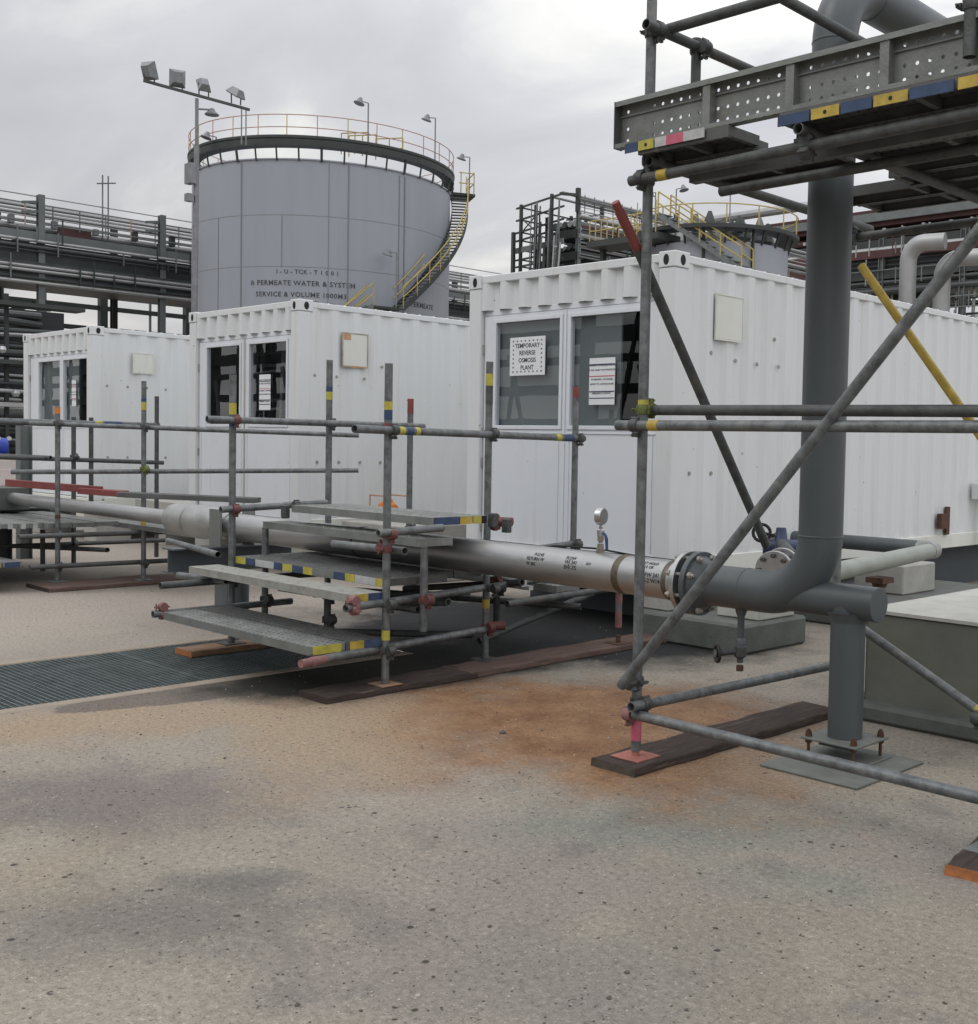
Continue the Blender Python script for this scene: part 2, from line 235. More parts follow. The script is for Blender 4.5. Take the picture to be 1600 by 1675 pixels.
# ------------------------------------------------------------------ mesh helpers
class MB:
    def __init__(s): s.v = []; s.f = []; s.mi = []; s.cur = 0
    def add(s, vs, fs):
        k = len(s.v); s.v += [tuple(v) for v in vs]; s.f += [tuple(i + k for i in f) for f in fs]; s.mi += [s.cur] * len(fs); return s
    def box(s, x0, x1, y0, y1, z0, z1):
        vs = [(x, y, z) for z in (z0, z1) for y in (y0, y1) for x in (x0, x1)]
        return s.add(vs, [(0, 2, 3, 1), (4, 5, 7, 6), (0, 1, 5, 4), (2, 6, 7, 3), (0, 4, 6, 2), (1, 3, 7, 5)])
    def frame(s, a, b):
        a = Vector(a); b = Vector(b); d = (b - a).normalized(); t = Vector((0, 0, 1)) if abs(d.z) < .95 else Vector((1, 0, 0))
        u = d.cross(t).normalized(); v = u.cross(d).normalized(); return a, b, d, u, v
    def bar(s, a, b, wu, wv):          # rectangular bar, wv is the upright size
        a, b, d, u, v = s.frame(a, b); vs = []
        for p in (a, b):
            for i, j in ((-1, -1), (1, -1), (1, 1), (-1, 1)): vs.append(p + u * i * wu / 2 + v * j * wv / 2)
        return s.add(vs, [(0, 1, 2, 3), (7, 6, 5, 4), (0, 4, 5, 1), (1, 5, 6, 2), (2, 6, 7, 3), (3, 7, 4, 0)])
    def tube(s, a, b, r, n=14, r2=None, wall=0, depth=.12, cap=True):
        a, b, d, u, v = s.frame(a, b); r2 = r if r2 is None else r2
        ring = lambda p, q: [p + (u * math.cos(2 * PI * i / n) + v * math.sin(2 * PI * i / n)) * q for i in range(n)]
        vs = ring(a, r) + ring(b, r2); fs = [(i, n + i, n + (i + 1) % n, (i + 1) % n) for i in range(n)]
        if wall:
            vs += ring(a, r - wall) + ring(b, r2 - wall) + ring(a + d * depth, r - wall) + ring(b - d * depth, r2 - wall)
            for i in range(n):
                j = (i + 1) % n
                fs += [(i, j, 2 * n + j, 2 * n + i), (n + i, 3 * n + i, 3 * n + j, n + j), (2 * n + i, 2 * n + j, 4 * n + j, 4 * n + i), (3 * n + i, 5 * n + i, 5 * n + j, 3 * n + j)]
            fs += [tuple(4 * n + i for i in range(n)), tuple(5 * n + n - 1 - i for i in range(n))]
        elif cap: fs += [tuple(range(n)), tuple(2 * n - 1 - i for i in range(n))]
        return s.add(vs, fs)
    def sweep(s, pts, r, n=20, cap=True):
        pts = [Vector(p) for p in pts]; rs = list(r) if isinstance(r, (list, tuple)) else [r] * len(pts); vs = []
        kp = [0] + [i for i in range(1, len(pts)) if (pts[i] - pts[i - 1]).length > 1e-5]; pts = [pts[i] for i in kp]; rs = [rs[i] for i in kp]
        d0 = (pts[1] - pts[0]).normalized(); t = Vector((0, 0, 1)) if abs(d0.z) < .9 else Vector((1, 0, 0)); u = d0.cross(t).normalized()
        for k, p in enumerate(pts):
            d = (pts[min(k + 1, len(pts) - 1)] - pts[max(k - 1, 0)]).normalized(); u = (u - d * u.dot(d)).normalized(); v = d.cross(u)
            vs += [p + (u * math.cos(2 * PI * i / n) + v * math.sin(2 * PI * i / n)) * rs[k] for i in range(n)]
        fs = [(k * n + i, k * n + (i + 1) % n, (k + 1) * n + (i + 1) % n, (k + 1) * n + i) for k in range(len(pts) - 1) for i in range(n)]
        if cap: m = (len(pts) - 1) * n; fs += [tuple(n - 1 - i for i in range(n)), tuple(m + i for i in range(n))]
        return s.add(vs, fs)
    def lathe(s, c, ax, prof, n=24, cap=True):   # prof: (distance along ax, radius)
        c = Vector(c); ax = Vector(ax).normalized(); t = Vector((0, 0, 1)) if abs(ax.z) < .9 else Vector((1, 0, 0)); u = ax.cross(t).normalized(); v = ax.cross(u); vs = []
        for d, r in prof: vs += [c + ax * d + (u * math.cos(2 * PI * i / n) + v * math.sin(2 * PI * i / n)) * r for i in range(n)]
        fs = [(k * n + i, (k + 1) * n + i, (k + 1) * n + (i + 1) % n, k * n + (i + 1) % n) for k in range(len(prof) - 1) for i in range(n)]
        m = (len(prof) - 1) * n
        if cap and prof[0][1] > 1e-4: fs.append(tuple(range(n)))
        if cap and prof[-1][1] > 1e-4: fs.append(tuple(m + n - 1 - i for i in range(n)))
        return s.add(vs, fs)
    def ibeam(s, a, b, w_, h, t=.012):
        a, b, d, u, v = s.frame(a, b)
        s.bar(a + v * (h / 2 - t / 2), b + v * (h / 2 - t / 2), w_, t); s.bar(a - v * (h / 2 - t / 2), b - v * (h / 2 - t / 2), w_, t); s.bar(a, b, t, h - 2 * t); return s
    def build(s, name, m, parent=None, bevel=0, smooth=True, merge=False):
        me = bpy.data.meshes.new(name); me.from_pydata(s.v, [], s.f); ms = m if isinstance(m, (list, tuple)) else [m]
        for q in ms: me.materials.append(q)
        if len(ms) > 1: me.polygons.foreach_set('material_index', s.mi)
        bm = bmesh.new(); bm.from_mesh(me)
        if merge: bmesh.ops.remove_doubles(bm, verts=bm.verts, dist=1e-5)
        bmesh.ops.recalc_face_normals(bm, faces=bm.faces)
        if bevel: bmesh.ops.bevel(bm, geom=[e for e in bm.edges if len(e.link_faces) == 2 and e.calc_face_angle(0) > .6], offset=bevel, segments=1, affect='EDGES')
        bm.to_mesh(me); bm.free()
        if smooth:
            me.shade_smooth(); me.set_sharp_from_angle(angle=R(35))
        o = bpy.data.objects.new(name, me); C.objects.link(o)
        if parent:
            o.parent = parent
            p = parent; off = Vector()
            while p: off += p.location; p = p.parent
            if off.length: me.transform(Matrix.Translation(-off))
        return o
def thing(name, label, cat, loc, group=None):
    o = bpy.data.objects.new(name, None); C.objects.link(o); o.location = loc; o.empty_display_size = .2
    o['label'] = label; o['category'] = cat
    if group: o['group'] = group
    return o
def tag(o, label, cat, group=None, kind=None):
    if label: o['label'] = label
    if cat: o['category'] = cat
    if group: o['group'] = group
    if kind: o['kind'] = kind
    return o
def struct(o): o['kind'] = 'structure'; return o
def text_mesh(s, size, ext=.001, spacing=1):
    cu = bpy.data.curves.new('t', 'FONT'); cu.body = s; cu.size = size; cu.align_x = 'CENTER'; cu.align_y = 'CENTER'; cu.resolution_u = 2; cu.extrude = ext; cu.offset = size * .012; cu.space_character = spacing
    ob = bpy.data.objects.new('t', cu); me = bpy.data.meshes.new_from_object(ob); bpy.data.objects.remove(ob); bpy.data.curves.remove(cu); return me

# ------------------------------------------------------------------ ground and trench
g = MB(); TX0, TX1, TY0, TY1 = -7.93, -6.63, -5.5, 5.0
xs = [-700, TX0 - .1, TX1 + .1, 700]; ys = [-700, TY0, TY1, 900]
for i in range(3):
    for j in range(3):
        if i == 1 and j == 1: continue
        g.add([(xs[i], ys[j], 0), (xs[i + 1], ys[j], 0), (xs[i + 1], ys[j + 1], 0), (xs[i], ys[j + 1], 0)], [(0, 1, 2, 3)])
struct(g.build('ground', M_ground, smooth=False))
g = MB(); g.box(TX0 - .1, TX0, TY0, TY1, -.3, .004); g.box(TX1, TX1 + .1, TY0, TY1, -.3, .004)
struct(g.build('trench_kerb', M_strip, bevel=.006))
g = MB(); g.box(TX0 - .12, TX1 + .12, TY0, TY1, -.45, -.3); struct(g.build('trench_floor', M_pit))
t = thing('drain_grating', 'long steel grating over the drain trench in the concrete ground', 'grating', (-7.28, 3, 0))
for k in range(12):
    y0 = TY0 + 1.5 * k
    if y0 + 1.5 > TY1: break
    g = MB(); x0, x1 = TX0 + .012, TX1 - .012; a, b = y0 + .008, y0 + 1.492
    n = 32
    for i in range(n + 1):
        x = x0 + (x1 - x0) * i / n; g.box(x - .0025, x + .0025, a, b, -.032, -.003)
    yy = a
    while yy <= b: g.box(x0, x1, yy - .003, yy + .003, -.014, -.001); yy += .0371
    g.box(x0, x1, a - .002, a + .006, -.032, 0); g.box(x0, x1, b - .006, b + .002, -.032, 0)
    g.build('grating_panel', M_grate, t, smooth=False)
# loose chippings
g = MB(); 
for i in range(6500):
    if random.random() < .8:
        d = 1.6 + 5.5 * random.random() ** 1.3; an = R(42.2 + random.uniform(-31, 31)); x = -math.sin(an) * d; y = math.cos(an) * d
    else: x = random.uniform(-11, -1); y = random.uniform(2, 7)
    if TX0 - .12 < x < TX1 + .12: continue
    r = random.uniform(.0016, .0055) * (1.9 if random.random() < .04 else 1); q = [Vector((x, y, r * .3)) + Vector((random.uniform(.6, 1) * r * math.cos(k * PI / 2.5), random.uniform(.6, 1) * r * math.sin(k * PI / 2.5), 0)) for k in range(5)]
    k0 = len(g.v); g.cur = 0 if random.random() < .5 else 1
    g.add([v - Vector((0, 0, r * .3)) for v in q] + [v * 1 for v in q] + [Vector((x, y, r * .75))], [(i, (i + 1) % 5, 5 + (i + 1) % 5, 5 + i) for i in range(5)] + [(5 + i, 5 + (i + 1) % 5, 10) for i in range(5)])
tag(g.build('loose_chippings', [mat('pale_chip', (.36, .34, .30), .8, 0, .3, 60), mat('dark_chip', (.085, .078, .07), .8, 0, .3, 60)]), 'tiny pale and dark stone chippings scattered over the ground', 'gravel', None, 'stuff')

m = MB(); m.lathe((-4.41, 3.96, -.004), (0, 0, 1), [(0, .014), (.008, .020), (.016, .014), (.019, .003)], 7); o = m.build('stone', mat('dark_chip', (.085, .078, .07))); o.scale = (1, 1, 1); tag(o, 'small dark stone lying alone on the rust-stained ground', 'stone')
# ------------------------------------------------------------------ site containers
CW, CL, CZ0, CZ1, CY = 2.438, 12.19, .47, 3.016, 6.83
def container(X, label, wins, sealcol, plate, plate_rust, spots, length=CL, panel=(0, 0)):
    x0 = X - CW; t = thing('site_container', label, 'container', (X - CW / 2, CY + length / 2, CZ0), 'white site containers in a row')
    y1 = CY + length; P = .162
    for (px, sx) in ((x0, 1), (X, -1)):                      # corner posts
        for (py, sy) in ((CY, 1), (y1, -1)):
            m = MB(); xa, xb = sorted((px, px + sx * P)); ya, yb = sorted((py, py + sy * .15)); m.box(xa, xb, ya, yb, CZ0 + .12, CZ1 - .12); m.build('corner_post', M_white, t, bevel=.008)
            for z0, z1 in ((CZ0, CZ0 + .118), (CZ1 - .118, CZ1)):
                m = MB(); q = .006; xa, xb = sorted((px - sx * q, px + sx * (P + .002))); ya, yb = sorted((py - sy * q, py + sy * .178)); m.box(xa, xb, ya, yb, z0 - (.004 if z0 == CZ0 else 0), z1 + (.006 if z1 == CZ1 else 0)); cst = m.build('corner_casting', M_white, t, bevel=.006)
                if py == CY and z1 == CZ1:
                    m = MB(); zc = (z0 + z1) / 2
                    def oval(c, ax, ra, rb):
                        n = 18; c = Vector(c); ax = Vector(ax); u = Vector((0, 0, 1)); v = ax.cross(u); vs = [c + u * ra * math.sin(2 * PI * i / n) + v * rb * math.cos(2 * PI * i / n) for i in range(n)]
                        vs2 = [p - ax * .012 for p in vs]; m.add(vs + vs2, [tuple(range(n)), tuple(2 * n - 1 - i for i in range(n))] + [(i, n + i, n + (i + 1) % n, (i + 1) % n) for i in range(n)])
                    oval((px + sx * .085, ya - .0025, zc), (0, -1, 0), .042, .028); m.build('casting_hole', M_hole, cst, smooth=False); m = MB()
                    oval((px - sx * (q + .0025), py + .09, zc), (-sx, 0, 0), .042, .030)
                    m.build('casting_hole', M_hole, cst, smooth=False)
    # rails
    m = MB(); m.box(x0 + P, X - P, CY + .01, CY + .10, CZ1 - .075, CZ1 - .006); m.box(x0 + P, X - P, y1 - .10, y1 - .01, CZ1 - .075, CZ1 - .006)
    m.box(X - .075, X - .006, CY + .18, y1 - .18, CZ1 - .075, CZ1 - .012); m.box(x0 + .006, x0 + .075, CY + .18, y1 - .18, CZ1 - .075, CZ1 - .012); m.build('top_rail', M_white, t, bevel=.006)
    m = MB(); m.box(X - .06, X - .004, CY + .18, y1 - .18, CZ0 + .01, CZ0 + .16); m.box(x0 + .004, x0 + .06, CY + .18, y1 - .18, CZ0 + .01, CZ0 + .16); m.box(x0 + P, X - P, CY + .012, CY + .09, CZ0 + .01, CZ0 + .15); m.build('bottom_rail', M_cream, t, bevel=.006)
    # corrugated sides
    def corr(m, fixed, a, b, z0, z1, per, dep, axis, sgn):
        pts = []; s_ = a; f = [(.0, 0), (.27, 0), (.5, 1), (.77, 1)]
        while s_ < b:
            for k, d in f:
                if s_ + k * per <= b: pts.append((s_ + k * per, d))
            s_ += per
        pts.append((b, pts[-1][1])); vs = []
        for p, d in pts:
            o = fixed - sgn * (.012 + d * dep)
            for z in (z0, z1): vs.append((o, p, z) if axis == 'x' else (p, o, z))
        m.add(vs, [(2 * i, 2 * i + 2, 2 * i + 3, 2 * i + 1) for i in range(len(pts) - 1)])
    m = MB(); corr(m, X, CY + .15, y1 - .15, CZ0 + .14, CZ1 - .07, .278, .024, 'x', 1); side = m.build('side_panel', M_white, t, smooth=False)
    m = MB(); corr(m, x0, CY + .15, y1 - .15, CZ0 + .14, CZ1 - .07, .278, .024, 'x', -1); m.build('side_panel', M_white, t, smooth=False)
    m = MB(); corr(m, CY, x0 + P, X - P, 2.70, CZ1 - .07, .248, .045, 'y', -1); m.build('header_panel', M_white, t, smooth=False)
    m = MB(); m.box(x0 + P, X - P, CY + .055, CY + .09, 2.655, 2.705); m.build('header_rail', M_door, t, bevel=.004)
    m = MB(); m.box(x0 + .05, X - .05, y1 - .08, y1 - .05, CZ0 + .14, CZ1 - .07); m.build('rear_wall', M_white, t)
    # roof with shallow corrugation
    m = MB(); vs = []; k = 0; yy = CY + .1; fs = []
    while yy < y1 - .1:
        for d, h in ((0, 0), (.06, 0), (.10, .022), (.16, .022)):
            vs += [(x0 + .03, yy + d, CZ1 - .022 + h), (X - .03, yy + d, CZ1 - .022 + h)]
        yy += .209
    m.add(vs, [(2 * i, 2 * i + 1, 2 * i + 3, 2 * i + 2) for i in range(len(vs) // 2 - 1)]); m.build('roof', M_white, t, smooth=False)
    # dark room behind the glass
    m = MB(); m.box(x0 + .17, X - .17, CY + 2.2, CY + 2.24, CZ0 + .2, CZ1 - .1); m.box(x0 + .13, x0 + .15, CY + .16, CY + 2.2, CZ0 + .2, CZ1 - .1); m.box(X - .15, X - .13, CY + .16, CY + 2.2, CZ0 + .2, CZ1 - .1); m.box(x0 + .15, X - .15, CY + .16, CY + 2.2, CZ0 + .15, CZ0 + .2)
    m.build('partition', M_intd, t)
    m = MB(); m.box(x0 + .08, X - .08, CY + .1, y1 - .1, CZ0 + .01, CZ0 + .05); m.build('floor', M_steel, t)
    # doors: wins = [(x0,x1), (x0,x1)] of the glass, z 1.66 .. 2.585
    dx = [(x0 + P + .012, (wins[0][1] + wins[1][0]) / 2 - .01), ((wins[0][1] + wins[1][0]) / 2 + .01, X - P - .012)]
    for i, ((wa, wb), (da, db)) in enumerate(zip(wins, dx)):
        z0, z1, zw0, zw1 = CZ0 + .16, 2.65, 1.665, 2.585; ya, yb = CY + .045, CY + .09
        m = MB(); m.box(da, wa, ya, yb, z0, z1); m.box(wb, db, ya, yb, z0, z1); m.box(wa, wb, ya, yb, zw1, z1); m.box(wa, wb, ya, yb, z0, zw0)
        d = m.build('door', M_door, t)
        m = MB(); q = .03                                     # raised trim around the glass and around the leaf
        m.box(wa - q, wa + .004, ya - .012, ya - .001, zw0 - q, zw1 + q); m.box(wb - .004, wb + q, ya - .012, ya - .001, zw0 - q, zw1 + q)
        m.box(wa + .004, wb - .004, ya - .012, ya - .001, zw1 - .004, zw1 + q); m.box(wa + .004, wb - .004, ya - .012, ya - .001, zw0 - q, zw0 + .004); m.build('window_frame', M_door, d, bevel=.003)
        m = MB(); xf = [da + .02, db - .02]; m.box(xf[0], xf[1], ya - .008, ya - .001, zw0 - .065, zw0 - .058); m.box(xf[0] + .03, xf[0] + .036, ya - .006, ya - .001, z0 + .03, zw0 - .07); m.box(xf[1] - .036, xf[1] - .03, ya - .006, ya - .001, z0 + .03, zw0 - .07); m.build('panel_bead', M_seal if 0 else M_door, d)
        m = MB(); m.add([(wa, ya + .015, zw0), (wb, ya + .015, zw0), (wb, ya + .015, zw1), (wa, ya + .015, zw1)], [(0, 1, 2, 3)]); m.build('pane', M_glass, d, smooth=False)
        hx = da - .006 if i == 0 else db + .006
        for hz in (z0 + .12, z0 + .7, 1.6, 2.35): m = MB(); m.tube((hx, ya - .008, hz - .045), (hx, ya - .008, hz + .045), .009, 8); m.build('hinge', M_seal, d)
        if panel[i]:
            pa, pb = (wa, wb) if panel[i] == 1 else (wa, wa + (wb - wa) * panel[i])
            m = MB(); m.box(pa - .01, pb + .01, ya + .06, ya + .08, zw0 - .05, zw1 + .03); m.build('blind_panel', M_int, d)
    m = MB(); xm = (wins[0][1] + wins[1][0]) / 2; m.box(xm - .012, xm + .012, CY + .036, CY + .046, CZ0 + .16, 2.65); m.build('door_seal', sealcol, t)
    m = MB(); m.box(x0 + P - .002, x0 + P + .010, CY + .05, CY + .09, CZ0 + .16, 2.65); m.box(X - P - .010, X - P + .002, CY + .05, CY + .09, CZ0 + .16, 2.65); m.build('door_gasket', M_seal, t)
    # blanked vent plate on the side
    ya, yb, za, zb = plate
    m = MB(); m.box(X - .006, X + .006, ya, yb, za, zb); pl = m.build('vent_cover', M_cream, t, bevel=.004)
    m = MB(); e_ = .012
    m.box(X - .006, X + .009, ya - e_, ya, za - e_, zb + e_); m.box(X - .006, X + .009, yb, yb + e_, za - e_, zb + e_); m.box(X - .006, X + .009, ya, yb, zb, zb + e_); m.box(X - .006, X + .009, ya, yb, za - e_, za); m.build('edge_sealant', M_cream if not plate_rust else mat('stained_sealant', (.40, .34, .27), .8, 0, .35, 9), pl)
    if plate_rust:
        m = MB(); m.box(X + .009, X + .012, ya + .10, yb - .02, za - .016, za + .003); m.box(X + .0062, X + .0085, ya + .008, ya + .10, zb - .07, zb - .004); m.build('rust_mark', mat('orange_rust_mark', (.48, .27, .15), .85, 0, .4, 30), pl)
    for i, (sy, sz) in enumerate(spots):
        m = MB(); m.lathe((X - .014, sy, sz), (1, 0, 0), [(0, .018), (.006, .018), (.009, .006)], 8); m.build('bolt_hole', M_seal, t)
    return t
C_C = container(-5.72, 'large white container nearest the camera, behind the silver pipe and gauge', [(-7.825, -7.005), (-6.88, -6.055)], M_door, (7.36, 7.71, 2.39, 2.74), 0,
    [(7.65, 2.23), (7.32, 2.27), (7.95, 2.22), (8.27, 2.22), (7.08, 1.3), (7.36, 1.3), (7.64, 1.31), (8.2, 2.45)], panel=(1, .62))
C_B = container(-10.99, 'middle white container with dark windows and rust-marked vent cover', [(-13.065, -12.295), (-12.085, -11.295)], mat('beige_seal', (.42, .40, .34), .7), (7.39, 7.71, 2.34, 2.70), 1,
    [(7.04, 2.21), (7.32, 2.21), (7.69, 2.21), (7.93, 2.36), (7.08, 1.26), (7.36, 1.26), (7.64, 1.26), (7.92, 1.26)])
C_A = container(-16.22, 'farthest white container at the left with one window blanked grey', [(-18.17, -17.38), (-17.27, -16.455)], M_door, (7.42, 7.70, 2.41, 2.68), 0,
    [(7.05, 2.2), (7.34, 2.2), (7.62, 2.2), (7.9, 2.19), (7.06, 1.2), (7.34, 1.2), (7.9, 1.2)], panel=(1, .45))
# window interiors: racks of pipework visible through the glass
for X, xa, xb, who in ((-5.72, -6.42, -5.95, 'right-hand container'), (-10.99, -13.1, -11.3, 'middle container'), (-16.22, -16.9, -16.45, 'left container')):
    t = thing('equipment_rack', 'dark rack of pipes and cable trays inside the %s, seen through its window' % who, 'rack', ((xa + xb) / 2, 7.6, CZ0 + .2), None); random.seed(int(-X))
    for i in range(10):
        m = MB(); z = 1.3 + i * .14; m.tube((xa, 7.35 + random.random() * .5, z), (xb, 7.35 + random.random() * .5, z + random.uniform(-.12, .12)), random.uniform(.008, .03), 8); m.build('pipe', M_intg if i % 3 else M_galvd, t)
    for i in range(4):
        m = MB(); x = xa + (xb - xa) * (i + .5) / 4; m.tube((x, 7.3 + .3 * random.random(), CZ0 + .2), (x + random.uniform(-.1, .1), 7.3 + .3 * random.random(), 2.85), random.uniform(.02, .04), 8); m.build('upright', M_intg, t)
# signs on the glass
def sign(xc, zc, w_, h, label, lines, border, stripes=None, tilt=0):
    y = CY + .048; t = thing('notice', label, 'sign', (xc, y, zc)); t.rotation_euler = (0, tilt, 0)
    m = MB(); m.box(xc - w_ / 2, xc + w_ / 2, y - .0015, y + .0015, zc - h / 2, zc + h / 2); m.build('sheet', M_paper, t)
    Rm = Matrix.Rotation(R(90), 4, 'X')
    n = len(lines); k0 = .27 if border else .44
    for i, s in enumerate(lines):
        me = text_mesh(s, h * .165 if border else h * .05, .0004); me.transform(Rm); me.transform(Matrix.Translation((0, -.0025, h * (.27 - i * .19) if border else h * (.44 - i * .1)))); me.materials.append(M_ink)
        o = bpy.data.objects.new('lettering', me); C.objects.link(o); o.parent = t
    if border:
        m = MB(); a = w_ * .40; c = h * .40; nn = 8
        for i in range(nn):
            f = -1 + 2 * i / (nn - 1)
            for (x, z) in ((f * a, -c), (f * a, c), (-a, f * c), (a, f * c)): m.box(xc + x - .007, xc + x + .007, y - .0030, y - .0016, zc + z - .006, zc + z + .006)
        m.build('border_marks', M_navy, t)
    if stripes:
        for f, cc, hh in stripes:
            m = MB(); m.box(xc - w_ / 2 + .004, xc + w_ / 2 - .004, y - .0030, y - .0016, zc + h * f - hh, zc + h * f + hh); m.build('printed_bar', cc, t)
    return t
sign(-7.42, 2.275, .45, .335, 'white notice with four lines of text on the grey left window of the right-hand container', ['TEMPORARY', 'REVERSE', 'OSMOSIS', 'PLANT'], 1)
st = [(.36, M_navy, .005), (.11, M_papr, .004), (-.22, M_navy, .005), (-.36, M_navy, .004)]
tl = ['', 'WARNING  AUTHORISED PERSONS', 'EYE  EAR  HAND  FOOT PROTECTION', '', 'NO SMOKING   NO PHONES', 'REPORT TO CONTROL ROOM', '', 'EMERGENCY CONTACT']
sign(-6.515, 2.035, .29, .385, 'tall striped safety notice on the right window of the right-hand container', tl, 0, st)
sign(-11.755, 2.03, .24, .40, 'tall striped safety notice on the right window of the middle container', tl, 0, [(.30, M_ink, .004), (.10, M_papr, .003), (-.22, M_ink, .005), (-.34, M_ink, .004)])
sign(-16.92, 2.10, .14, .37, 'narrow safety notice on the window of the farthest container', tl, 0, [(.3, M_papr, .004), (-.2, M_papr, .004)])

# footings and an added light blocker under container C
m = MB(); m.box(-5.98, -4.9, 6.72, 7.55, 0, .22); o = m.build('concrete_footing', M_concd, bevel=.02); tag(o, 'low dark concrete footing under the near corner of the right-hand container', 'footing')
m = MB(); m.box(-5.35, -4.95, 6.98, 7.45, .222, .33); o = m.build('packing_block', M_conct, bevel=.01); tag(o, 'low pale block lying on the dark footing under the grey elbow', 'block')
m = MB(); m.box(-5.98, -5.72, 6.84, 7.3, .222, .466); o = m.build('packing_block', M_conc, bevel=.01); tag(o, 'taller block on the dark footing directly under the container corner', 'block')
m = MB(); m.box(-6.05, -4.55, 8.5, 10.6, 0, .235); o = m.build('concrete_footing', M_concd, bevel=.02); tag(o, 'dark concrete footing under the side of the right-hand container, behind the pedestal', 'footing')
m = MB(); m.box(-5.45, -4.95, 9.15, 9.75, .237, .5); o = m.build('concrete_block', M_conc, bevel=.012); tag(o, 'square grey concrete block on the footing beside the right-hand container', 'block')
m = MB(); m.box(-8.1, -6.0, 7.6, 18.8, 0, .46); o = m.build('underside_blocker', mat('dark_blue_grey_blocker', (.06, .07, .08), .8, 0, .2, 3)); tag(o, 'dark box added below the right-hand container to block light', 'light blocker')  # box added to block light under the container, shade tone in its colour
for X, nm in ((-10.99, 'middle'), (-16.22, 'farthest')):
    for k, (dx, yy) in enumerate(((0, 6.9), (-2, 6.9), (0, 12.5))):
        m = MB(); m.box(X + dx - .42, X + dx - .02, yy, yy + .5, 0, .466); o = m.build('concrete_block', M_conc, bevel=.01); tag(o, '%s concrete block carrying the %s white container' % (['front right', 'front left', 'mid-length'][k], nm), 'block')
# small fittings on container side
m = MB(); m.box(-5.715, -5.66, 11.25, 11.40, .70, .86); m.box(-5.715, -5.69, 11.42, 11.50, .63, .93); o = m.build('bracket', M_rust, C_C)
m = MB(); m.box(-5.70, -5.60, 12.02, 12.3, 1.0, 1.18); m.tube((-5.66, 12.2, .5), (-5.66, 12.2, 1.0), .03, 10); m.build('junction_box', M_white, C_C, bevel=.005)

# ------------------------------------------------------------------ silver pipeline
PY, PZ = 4.83, .775
t = thing('silver_pipeline', 'long silver steel pipeline low over the ground, marked by hand in black', 'pipeline', (-6, PY, 0))
pr = .1095
m = MB(); m.tube((-8.72, PY, PZ), (-3.93, PY, PZ), pr, 40, cap=False); m.build('pipe_run', M_spipe, t)
for x, wd in ((-4.35, .025), (-6.9, .012), (-3.99, .016)):
    m = MB(); m.lathe((x, PY, PZ), (1, 0, 0), [(-wd, pr + .001), (-wd * .6, pr + .004), (wd * .6, pr + .004), (wd, pr + .001)], 40); m.build('weld_band', M_weld, t)
m = MB(); m.lathe((-9.75, PY, PZ + .01), (1, 0, 0), [(0, .07), (.02, .13), (.20, .135), (.36, .135)], 32); m.build('end_sleeve', M_spipe2, t)
m = MB(); m.lathe((-9.38, PY, PZ + .01), (1, 0, 0), [(0, .125), (.01, .14), (.06, .14), (.30, .138), (.50, .125), (.66, .11)], 32); m.build('reducer', M_spipe2, t)
m = MB(); m.tube((-24, PY, PZ + .02), (-9.74, PY, PZ + .01), .066, 24); m.build('small_bore_run', M_spipe, t)
def flange(m, x, y, z, r0, r, th, ax=(1, 0, 0), n=40): m.lathe((x, y, z), ax, [(-th / 2, r0), (-th / 2, r), (th / 2, r), (th / 2, r0)], n)
m = MB(); flange(m, -3.885, PY, PZ, .09, .172, .03); f1 = m.build('flange', M_chrome, t, bevel=.002)
m = MB()
for k in range(8):
    a = (k + .5) * PI / 4; y = PY + math.cos(a) * .148; z = PZ + math.sin(a) * .148; m.tube((-3.945, y, z), (-3.755, y, z), .009, 8); m.lathe((-3.93, y, z), (1, 0, 0), [(0, .017), (.018, .017)], 6); m.lathe((-3.79, y, z), (1, 0, 0), [(0, .017), (.018, .017)], 6)
m.build('stud_bolts', M_seal, f1)
# pen markings on the pipe surface
def pen(xc, ang, txt, size):
    me = text_mesh(txt, size, .0003, .95)
    for v in me.vertices:
        a = R(ang) + v.co.y / pr; rr = pr + .0012 + v.co.z; v.co = Vector((xc + v.co.x, PY - math.sin(a + PI / 2 - PI / 2) * 0 - rr * math.cos(a), PZ + rr * math.sin(a)))
    me.transform(Matrix.Translation(-Vector(t.location))); me.materials.append(M_ink); o = bpy.data.objects.new('pen_marking', me); C.objects.link(o); o.parent = t
for args in ((-4.98, 38, 'P-2145', .030), (-5.0, 22, 'RETURN W', .030), (-5.03, 6, 'W 30/L', .028), (-4.71, 38, 'FLOW', .030), (-4.70, 24, 'WJ 241', .034), (-4.70, 8, 'BW-7/S', .034), (-4.56, 26, '26.9', .022),
             (-4.12, 52, 'TEST HOLD', .026), (-4.13, 38, 'SPL 12 OK', .026), (-4.07, 14, 'FW 241', .034), (-4.07, -2, 'S-2 W14', .034)): pen(*args)
m = MB(); m.sweep([(-5.6, PY + .16, .80), (-5.1, PY + .15, .875), (-4.9, PY + .12, .885), (-4.7, PY + .12, .89), (-4.4, PY + .13, .87), (-3.95, PY + .17, .86), (-3.7, PY + .25, .80)], .006, 8); m.build('impulse_line', M_hole, t)
